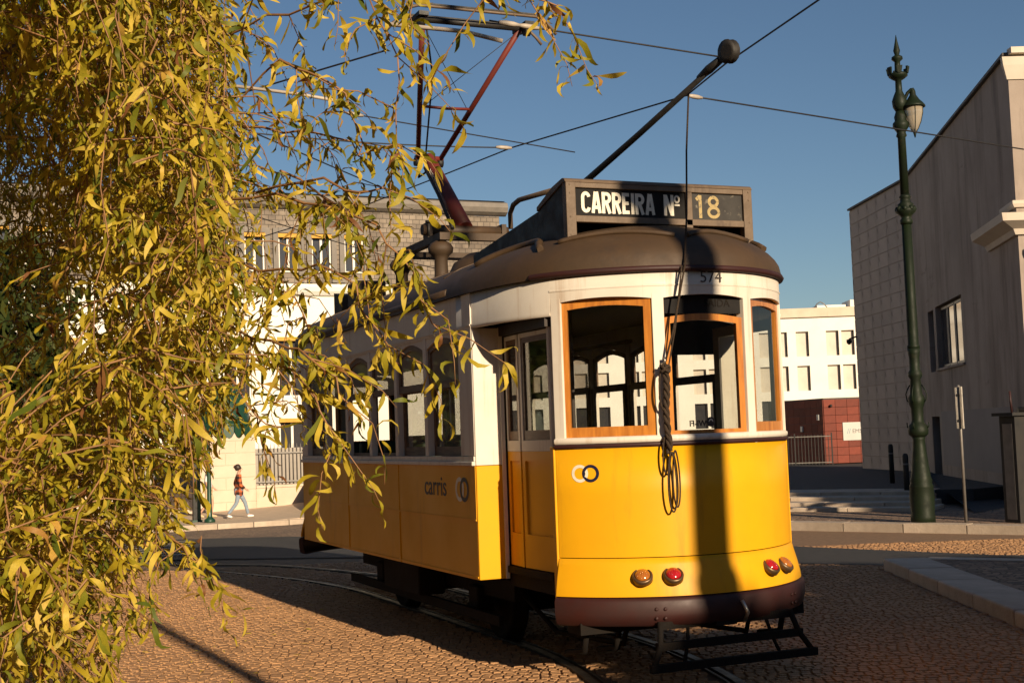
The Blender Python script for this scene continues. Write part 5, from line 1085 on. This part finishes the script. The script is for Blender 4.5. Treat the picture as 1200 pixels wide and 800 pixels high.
sa_ = MB().tube([(0, 0, 0), (.75, -.05, -.02), (1.1, -.2, -.13)], .022, 6).build('steady_arm', 'wire_fit', None, org=(0, 0, 0)); sa_.location = (-1.05, 3.75, 5.58); tag(sa_, 'pale bent steady arm tube behind the pantograph head', 'steady arm', 'steady arms')
sa_ = MB().tube([(0, 0, 0), (.8, -.05, -.06), (1.15, -.25, -.16)], .020, 6).build('steady_arm', 'wire_fit', None, org=(0, 0, 0)); sa_.location = (-2.0, 6.4, 5.62); tag(sa_, 'pale bent steady arm tube among the willow twigs', 'steady arm', 'steady arms')

# ------------------------------------------------------------------ willow
WT = Vector((-5.75, -1.55, 0))
wil = thing('willow_tree', 'curly leaved yellow green weeping willow hanging beside the tram', 'tree', tuple(WT))
def limb_path(p0, p1, bend, n=8):
    p0, p1 = Vector(p0), Vector(p1); out = []
    for i in range(n+1):
        t = i/n; p = p0.lerp(p1, t); p += Vector((math.sin(t*5+bend)*.08, math.cos(t*4+bend)*.08, math.sin(math.pi*t)*bend*.25)); out.append(tuple(p))
    return out
MB().tube(limb_path(WT+Vector((0, 0, -.1)), WT+Vector((.15, -.1, 2.1)), .3), [.21, .19, .18, .17, .165, .16, .155, .15, .15], 12).build('trunk', 'bark', wil)
for k, (dx, dy, dz) in enumerate(((1.5, -1.2, 4.2), (.6, -2.2, 4.0), (-.9, -1.8, 4.3), (-1.6, .2, 4.4), (-.5, 1.6, 4.4), (1.2, .9, 4.5), (.2, -.3, 5.0), (1.9, -.1, 3.9))):
    MB().tube(limb_path(WT+Vector((.15, -.1, 2.0)), WT+Vector((dx, dy, dz)), 1.2), [.10-.010*i for i in range(9)], 8).build('branch', 'bark', wil)
strands = []
r_ = random.Random(11)
def zmin(x, y):
    q = (x+4.81)/max(.8, y+7.81)            # the curtain rises from the far left towards the tram
    return float(np.interp(q, [-.3, .035, .075, .105, .15, .185, .225], [.35, .45, .85, 1.18, 1.58, 1.95, 2.2]))
def qlim(p): return (p.x+4.81)/max(.8, p.y+7.81)
def curly(p, d, length, droop, wig, ph):
    pts = [p.copy()]; n = max(5, int(length/.07)); v = Vector(d).normalized()
    for i in range(n):
        t = i*.07
        v = (v+Vector((0, 0, -droop))+Vector((math.sin(t*14+ph), math.cos(t*11+ph*1.7), .4*math.sin(t*17+ph)))*wig).normalized(); p = p+v*.07; pts.append(p.copy())
    return pts
def trim(pts, lim):
    out = []; hol = r_.uniform(.06, .115) if r_.random() < .93 else 0
    for p in pts:
        if hol and qlim(p) < hol and 2.0 < p.z < 2.72+.3*math.sin(p.x*9) and p.y < .5: break
        if qlim(p) > lim or p.z < zmin(p.x, p.y)-.25: break
        out.append(p)
    return out
def add_strand(p, d, ln, droop, wig, r=.0035, ls=1.0):
    pts = trim(curly(p, d, ln, droop, wig, r_.uniform(0, 6)), .192+abs(r_.gauss(0, .014)))
    if len(pts) > 3: strands.append((pts, r, ls))
for k in range(1950):
    a = r_.uniform(0, 2*math.pi); rr = 2.5*math.sqrt(r_.random()); x = WT.x+.1+rr*math.cos(a); y = WT.y-.45+rr*math.sin(a)*1.05
    if qlim(Vector((x, y, 0))) > .215: continue
    zt = 4.8-.16*rr*rr+r_.uniform(-.5, .3); zb = zmin(x, y)+r_.uniform(0, .4); zs = zt if r_.random() < .4 else r_.uniform(zb+.4, zt); ln = min(zs-zb, r_.uniform(.6, 2.0))
    if ln < .3: continue
    if y < -2.7 and qlim(Vector((x, y, 0))) < .095 and 1.75 < zs < 3.1: continue
    add_strand(Vector((x, y, zs)), (math.cos(a)+r_.gauss(0, .5), math.sin(a)+r_.gauss(0, .5), r_.uniform(-.2, .6)), ln*1.15, r_.uniform(.07, .18), r_.uniform(.18, .42))
for k in range(620):
    y = r_.uniform(-4.2, -2.6); q = r_.uniform(-.05, .205); x = -4.81+q*(y+7.81); zb = zmin(x, y)+r_.uniform(0, .35); zs = r_.uniform(zb+.3, 4.2); ln = min(zs-zb+.2, r_.uniform(.4, 1.3))
    if q < .095 and y < -2.9 and 1.75 < zs < 3.0: continue
    add_strand(Vector((x, y, zs)), (r_.gauss(0, 1), r_.gauss(0, 1), r_.uniform(-.6, .4)), ln, r_.uniform(.06, .16), r_.uniform(.2, .45))
for k in range(620):
    y = r_.uniform(-4.0, .6); q = r_.uniform(-.05, .125); x = -4.81+q*(y+7.81); zb = zmin(x, y)+r_.uniform(0, .2); zs = r_.uniform(zb+.25, 2.3); ln = min(zs-zb+.2, r_.uniform(.3, 1.0))
    add_strand(Vector((x, y, zs)), (r_.gauss(0, 1), r_.gauss(0, 1), r_.uniform(-.6, .3)), ln, r_.uniform(.06, .16), r_.uniform(.25, .5))
for k in range(420):
    y = r_.uniform(-1.4, .9); q = r_.uniform(-.04, .185); x = -4.81+q*(y+7.81); zs = r_.uniform(zmin(x, y)+.4, 4.4)
    add_strand(Vector((x, y, zs)), (r_.gauss(0, 1), r_.gauss(0, 1), r_.uniform(-.6, .3)), r_.uniform(.4, 1.1), r_.uniform(.06, .16), r_.uniform(.25, .5))
out_br = [
[(-3.91, -2.65, 3.27), (-3.73, -2.95, 3.31), (-3.61, -3.22, 3.29), (-3.49, -3.48, 3.26), (-3.46, -3.7, 3.06), (-3.43, -3.7, 2.86), (-3.44, -3.67, 2.6)],
[(-3.61, -3.22, 3.36), (-3.49, -3.49, 3.36), (-3.37, -3.85, 3.22), (-3.26, -4.01, 3.13), (-3.11, -4.07, 3.1), (-3.02, -4.1, 3.07)],
[(-3.85, -2.87, 2.95), (-3.72, -3.15, 3.09), (-3.63, -3.29, 3.03), (-3.56, -3.43, 2.94), (-3.49, -3.44, 2.8), (-3.5, -3.43, 2.7)],
[(-3.88, -2.64, 3.03), (-3.74, -2.91, 2.91), (-3.61, -3.07, 2.87), (-3.49, -3.23, 2.81), (-3.41, -3.26, 2.73)],
[(-3.95, -2.8, 2.63), (-3.77, -3.2, 2.6), (-3.63, -3.47, 2.52), (-3.56, -3.72, 2.43), (-3.49, -3.85, 2.3), (-3.43, -3.86, 2.18), (-3.38, -3.87, 2.05)],
[(-3.76, -2.99, 2.65), (-3.61, -3.28, 2.65), (-3.52, -3.52, 2.56), (-3.44, -3.56, 2.59), (-3.4, -3.58, 2.69)],
[(-3.89, -2.81, 2.44), (-3.75, -3.19, 2.33), (-3.66, -3.45, 2.32), (-3.58, -3.58, 2.25), (-3.53, -3.6, 2.13), (-3.46, -3.62, 2.02)],
[(-3.92, -2.78, 2.21), (-3.8, -3.26, 2.08), (-3.74, -3.5, 2.03), (-3.67, -3.63, 1.94), (-3.62, -3.64, 1.85), (-3.57, -3.66, 1.78)],
[(-3.83, -2.81, 2.05), (-3.74, -3.28, 1.99), (-3.69, -3.51, 1.87), (-3.65, -3.52, 1.77), (-3.61, -3.53, 1.71)],
[(-4.25, -2.6, 1.62), (-4.13, -2.85, 1.46), (-4.05, -2.99, 1.37), (-4.0, -3.01, 1.32), (-3.98, -3.02, 1.4)],
[(-3.75, -2.76, 2.35), (-3.64, -3.01, 2.27), (-3.61, -3.12, 2.13), (-3.57, -3.13, 1.99)],
[(-3.56, -2.55, 2.83), (-3.42, -2.81, 2.66), (-3.35, -2.94, 2.5), (-3.34, -2.93, 2.33), (-3.33, -2.93, 2.23)],
[(-4.37, -2.96, 1.36), (-4.28, -3.32, 1.24), (-4.23, -3.33, 1.16)],
[(-4.01, -2.96, 2.16), (-3.93, -3.3, 1.96), (-3.87, -3.43, 1.81), (-3.79, -3.46, 1.78)]]
for b in out_br:
    q = catmull(b, 5); pts = [Vector(p)+Vector((math.sin(i*.9), math.cos(i*.7), math.sin(i*1.3)))*.009 for i, p in enumerate(q)]
    strands.append((pts, .0055, 1.1))
    for j in range(2, len(pts)-1, 2):
        if r_.random() < .5: strands.append((curly(pts[j], (r_.uniform(-.7, .8), r_.uniform(-.8, .4), r_.uniform(-.5, .3)), r_.uniform(.10, .30), .30, .22, r_.uniform(0, 6)), .0025, 1.1))
for k in range(18):
    y = r_.uniform(-3.6, -2.2); q = r_.uniform(.17, .21); z = r_.uniform(1.95, 3.6)
    strands.append((curly(Vector((-4.81+q*(y+7.81), y, z)), (1, -.3, .25), r_.uniform(.2, .42), .24, .30, r_.uniform(0, 6)), .003, 1.0))
tw = MB()
LP, LD, LS = [], [], []
for pts, r, lsz in strands:
    tw.tube([tuple(p) for p in pts[::2]]+([tuple(pts[-1])] if len(pts) % 2 == 0 else []), [r*(1-.6*i/max(1, len(pts[::2]))) for i in range(len(pts[::2])+(1 if len(pts) % 2 == 0 else 0))], 4)
    for i in range(1, len(pts)):
        for q in range(3 if r < .005 else 2):
            if r_.random() > (.86 if r < .005 else .62): continue
            f_ = r_.random(); p = pts[i-1].lerp(pts[i], f_); ax = (pts[i]-pts[i-1]).normalized()
            sd = Vector((r_.gauss(0, 1), r_.gauss(0, 1), r_.gauss(0, .5))); d = (ax*.35+sd.normalized()*.65+Vector((0, 0, -r_.uniform(.1, .95)))).normalized(); LP.append(p); LD.append(d); LS.append(lsz*r_.choice((r_.uniform(.04, .075), r_.uniform(.06, .10), r_.uniform(.08, .128))))
tag(tw.build('twigs', 'twig', wil, recalc=False), kind='stuff')
print('willow leaves', len(LP))
def leaf_template(curl, tw_, wid, wave=0.0):
    """narrow curling leaf, unit length along +x"""
    st = [0, .12, .3, .5, .7, .88, 1.0]; wd = [0, .62, .98, 1.0, .78, .42, 0]; V = []; ang = -curl*.45; x = z = y = 0; prev = 0
    for s_, w_ in zip(st, wd):
        ds = s_-prev; x += ds*math.cos(ang); z += ds*math.sin(ang); y = wave*math.sin(s_*math.pi*2); prev = s_; h = wid*w_/2; a = tw_*s_
        if w_ == 0: V.append((x, y, z))
        else: V += [(x, y+h*math.cos(a), z+h*math.sin(a)), (x, y-h*math.cos(a), z-h*math.sin(a))]
        ang += curl*ds
    return np.array(V), [(0, 1, 2), (1, 3, 4, 2), (3, 5, 6, 4), (5, 7, 8, 6), (7, 9, 10, 8), (9, 11, 10)]
tmpl = [leaf_template(*q) for q in ((1.2, .8, .15, .05), (-2.2, -1.4, .16, .0), (3.0, 2.4, .15, .06), (-1.0, 2.8, .17, .08), (.5, -1.8, .18, .03), (-3.6, .9, .14, .04), (2.2, -2.6, .15, -.07), (.2, .5, .17, -.05))]
LPn = np.array([tuple(p) for p in LP]); LDn = np.array([tuple(d) for d in LD]); LSn = np.array(LS); nL = len(LPn)
# the leaves nearest to the camera and in view become single objects
rel = LPn-np.array(CAM); dep = rel@np.array(Fv); px = rel@np.array(R2)/dep; py = rel@np.array(U2)/dep
score = np.where((np.abs(px) < .385) & (np.abs(py) < .257), LSn/dep, 0); big = set(np.argsort(-score)[:300].tolist())
rnd = rng.normal(size=(nL, 3)); side_ = np.cross(LDn, rnd); side_ /= np.linalg.norm(side_, axis=1)[:, None]; nor = np.cross(LDn, side_)
kind_ = rng.integers(0, len(tmpl), nL); tint = np.clip(rng.normal(.49, .24, nL), 0, 1)
VV, FF, TT = [], [], []; base = 0
for i in range(nL):
    if i in big: continue
    V, fs = tmpl[kind_[i]]; V = V*LSn[i]; VV.append(LPn[i]+V[:, :1]*LDn[i]+V[:, 1:2]*side_[i]+V[:, 2:3]*nor[i]); FF += [tuple(q+base for q in f) for f in fs]; TT += [tint[i]]*6; base += len(V)
VV = np.vstack(VV)-np.array(WT); me = bpy.data.meshes.new('foliage'); me.from_pydata(VV.tolist(), [], FF); me.materials.append(M['leaf'])
at = me.attributes.new('tint', 'FLOAT', 'FACE'); at.data.foreach_set('value', TT); me.polygons.foreach_set('use_smooth', [True]*len(FF))
tag(link('foliage', me, wil), kind='stuff')
lms = []
for V, fs in tmpl:
    m_ = bpy.data.meshes.new('leaf'); m_.from_pydata(V.tolist(), [], fs); m_.materials.append(M['leaf_obj']); m_.polygons.foreach_set('use_smooth', [True]*len(fs)); lms.append(m_)
for i in big:
    o = link('leaf', lms[kind_[i]], wil); s_ = LSn[i]; a, b, c = LDn[i]*s_, side_[i]*s_, nor[i]*s_; p = LPn[i]-np.array(WT)
    o.matrix_local = Matrix(((a[0], b[0], c[0], p[0]), (a[1], b[1], c[1], p[1]), (a[2], b[2], c[2], p[2]), (0, 0, 0, 1)))

# ------------------------------------------------------------------ what stands behind the camera and throws the long shadows
def leafy_tree(name, label, loc, blobs, nleaf, size, seed):
    t = thing(name, label, 'tree', loc, 'trees round the square'); r = np.random.default_rng(seed); top = max(b[2] for b in blobs)
    link('trunk', MB().tube([(0, 0, 0), (.05, .05, top*.4), (0, .1, top*.85)], [.2, .15, .08], 10).mesh('trunk', 'bark'), t)
    for b in blobs: link('limb', MB().tube([(.03, .05, top*.4), (b[0]*.5, b[1]*.5, (top*.4+b[2])*.5+.2), (b[0], b[1], b[2])], [.09, .06, .03], 6).mesh('limb', 'bark'), t)
    V, F_, TT_ = [], [], []
    for b in blobs:
        n = int(nleaf*b[3]**2); q = r.normal(size=(n, 3)); q /= np.linalg.norm(q, axis=1)[:, None]; q *= (r.random(n)**.45)[:, None]*b[3]; q[:, 2] *= .8; q += np.array(b[:3])
        for p in q:
            a = r.normal(size=3); a /= np.linalg.norm(a); c = np.cross(a, r.normal(size=3)); c /= np.linalg.norm(c); k = len(V); s = size*r.uniform(.6, 1.3)
            V += [tuple(p-a*s), tuple(p+c*s*.45), tuple(p+a*s), tuple(p-c*s*.45)]; F_.append((k, k+1, k+2, k+3)); TT_.append(r.random())
    me = bpy.data.meshes.new('crown'); me.from_pydata(V, [], F_); me.materials.append(M['leaf_green']); at = me.attributes.new('tint', 'FLOAT', 'FACE'); at.data.foreach_set('value', TT_)
    tag(link('crown', me, t), kind='stuff'); return t
leafy_tree('street_tree', 'small round crowned tree behind the viewpoint, the lower of two', (2.2, -19.5, 0), [(-.9, 0, 5.85, 1.15), (.2, .2, 5.95, 1.2), (-.3, -.3, 4.9, 1.3), (1.2, .3, 5.9, 1.2)], 5200, .15, 5)
leafy_tree('street_tree', 'broad crowned tree behind the viewpoint, the taller of two', (6.0, -19.0, 0), [(-1.9, 0, 6.2, 1.4), (0, .3, 6.7, 1.6), (1.8, 0, 6.6, 1.6), (-.5, -.4, 5.2, 1.7), (1.5, .4, 5.0, 1.6)], 4600, .16, 6)
for lb, loc, bl in (('dark leafy tree rising beyond the willow, left of the crosswalk', (-4.2, 25.0, -.4), [(0, 0, 4.0, 2.3), (1.2, -.6, 3.0, 1.8), (-1.6, .5, 3.6, 2.2), (.3, .3, 5.8, 2.0), (.2, -.8, 1.8, 1.6)]),
    ('broad dark tree filling the square beyond the willow, by the terrace', (-9.0, 20.0, -.2), [(0, 0, 4.2, 2.6), (1.9, -.3, 3.3, 2.1), (-1.8, .2, 3.4, 2.2), (.2, .2, 6.4, 2.2), (.8, -.9, 1.9, 1.7)]),
    ('tall dark tree standing by the garden wall beyond the willow', (-6.5, 31.0, -.6), [(0, 0, 5.0, 2.6), (2.2, -.3, 4.0, 2.2), (-1.9, .4, 4.4, 2.3), (.3, .2, 7.6, 2.3)])):
    leafy_tree('square_tree', lb, loc, bl, 420, .20, 9)
street_lamp((.49, -9.3, 0), 'ornate green cast iron street lamp standing alone behind the viewpoint', 1.35).scale = (1.75, 1.75, 1.35)
t = thing('signal_pole', 'plain tapered steel pole with a round cap behind the viewpoint', 'pole', (-2.05, -10.2, 0)); link('shaft', MB().lathe([(.11, 0), (.11, .3), (.085, .35), (.075, 5.1), (.09, 5.12), (.09, 5.22), (.03, 5.28)], n=14).mesh('shaft', 'steel'), t)
bh = thing('corner_house', 'plain plastered house with flat roof and shuttered windows behind the viewpoint', 'building', (16, -10, 0))
mb = MB(); ops = [(1.2+2.6*i, 2.3+2.6*i, z0, z0+1.8) for i in range(4) for z0 in (1.2, 4.4)]
wall_grid(mb, (11.9, -5, 0), (1, 0, 0), (0, 0, 1), 10.6, 7.6, ops, .2, (0, 1, 0)); mb.add([(11.9, -5, 0), (11.9, -15, 0), (11.9, -15, 7.6), (11.9, -5, 7.6)], [(0, 1, 2, 3)]); mb.add([(22.5, -5, 0), (22.5, -15, 0), (22.5, -15, 7.6), (22.5, -5, 7.6)], [(0, 1, 2, 3)]); mb.add([(11.9, -15, 0), (22.5, -15, 0), (22.5, -15, 7.6), (11.9, -15, 7.6)], [(0, 1, 2, 3)])
mb.build('wall', 'plaster_lit', bh, recalc=False); MB().box(11.7, 22.7, -15.2, -4.8, 7.602, 7.8).build('roof', 'lead', bh)
for a0, a1, h0, h1 in ops: MB().box(11.9+a0, 11.9+a1, -5.2, -5.17, h0, h1).build('window', 'pale_pane', bh)

# unseen terraces added to block sky light from the left and behind
def terrace(name, label, P0, u, W, H, n, depth, seed):
    r = random.Random(seed); P0 = Vector(P0); u = Vector(u); n = Vector(n); t = thing(name, label, 'building', tuple(P0), 'added sky blocking terraces')
    ops = [(x, x+1.1, z, z+1.9) for x in np.arange(1.2, W-1.4, 2.7) for z in np.arange(1.0, H-2.4, 3.3)]
    mb = wall_grid(MB(), P0, u, (0, 0, 1), W, H, ops, .22, n, base=-1); e = P0+u*W; b0, b1 = P0-n*depth, e-n*depth
    for a, b in ((P0, b0), (e, b1), (b0, b1)): mb.add([(a.x, a.y, -1), (b.x, b.y, -1), (b.x, b.y, H), (a.x, a.y, H)], [(0, 1, 2, 3)])
    mb.build('wall', 'plaster_lit' if seed < 3 else 'plaster', t, recalc=False); A = [P0+n*.3, e+n*.3, b1, b0]; C_ = [P0-n*depth*.45, e-n*depth*.45, e-n*depth*.55, P0-n*depth*.55]
    MB().prism([(p.x, p.y, H+.002) for p in A], [(p.x, p.y, H+1.8) for p in C_]).build('roof', 'maroon_pole', t)
    for a0, a1, h0, h1 in ops:
        c = P0+u*((a0+a1)/2)-n*.18; o = MB().obox((c.x, c.y), u, n, a1-a0, .03, h0, h1).build('window', 'dark_pane', t); c2 = c+n*.03; MB().obox((c2.x, c2.y), u, n, .07, .03, h0, h1).build('mullion', 'window_frame', o)
terrace('sky_block_terrace', 'added unseen plaster terrace with red roof blocking sky light on the left, nearest the willow', (-15, 14, -.2), (0, -1, 0), 22, 13.0, (1, 0, 0), 10, 1)
terrace('sky_block_terrace', 'added unseen grey plaster terrace with red roof blocking sky light, left behind the viewpoint', (-15, -8.3, 0), (0, -1, 0), 26, 11.5, (1, 0, 0), 10, 2)
terrace('sky_block_terrace', 'added unseen wide plaster terrace with red roof blocking sky light behind the viewpoint', (52, -52, 0), (-1, 0, 0), 68, 11.5, (0, 1, 0), 10, 3)

# leaves dropped by the willow on the setts
fl_v, fl_f, fl_t = [], [], []; fr_ = np.random.default_rng(21)
for k in range(170):
    y = fr_.uniform(-1.5, 9); x = -4.81+fr_.uniform(.08, .26)**1.0*(y+7.81); V, fs = tmpl[fr_.integers(0, len(tmpl))]; a = fr_.uniform(0, 6.28); s_ = fr_.uniform(.05, .10); b = len(fl_v)
    for vx, vy, vz in V: fl_v.append((x+s_*(vx*math.cos(a)-vy*math.sin(a)), y+s_*(vx*math.sin(a)+vy*math.cos(a)), T(x, y)+.016+abs(vz)*s_*.5))
    fl_f += [tuple(i+b for i in f) for f in fs]; fl_t += [fr_.uniform(.3, 1)]*len(fs)
me = bpy.data.meshes.new('fallen_leaves'); me.from_pydata(fl_v, [], fl_f); me.materials.append(M['leaf']); me.attributes.new('tint', 'FLOAT', 'FACE').data.foreach_set('value', fl_t)
tag(link('fallen_leaves', me), 'scattered yellow willow leaves lying on the sunlit setts', 'leaves', kind='stuff')
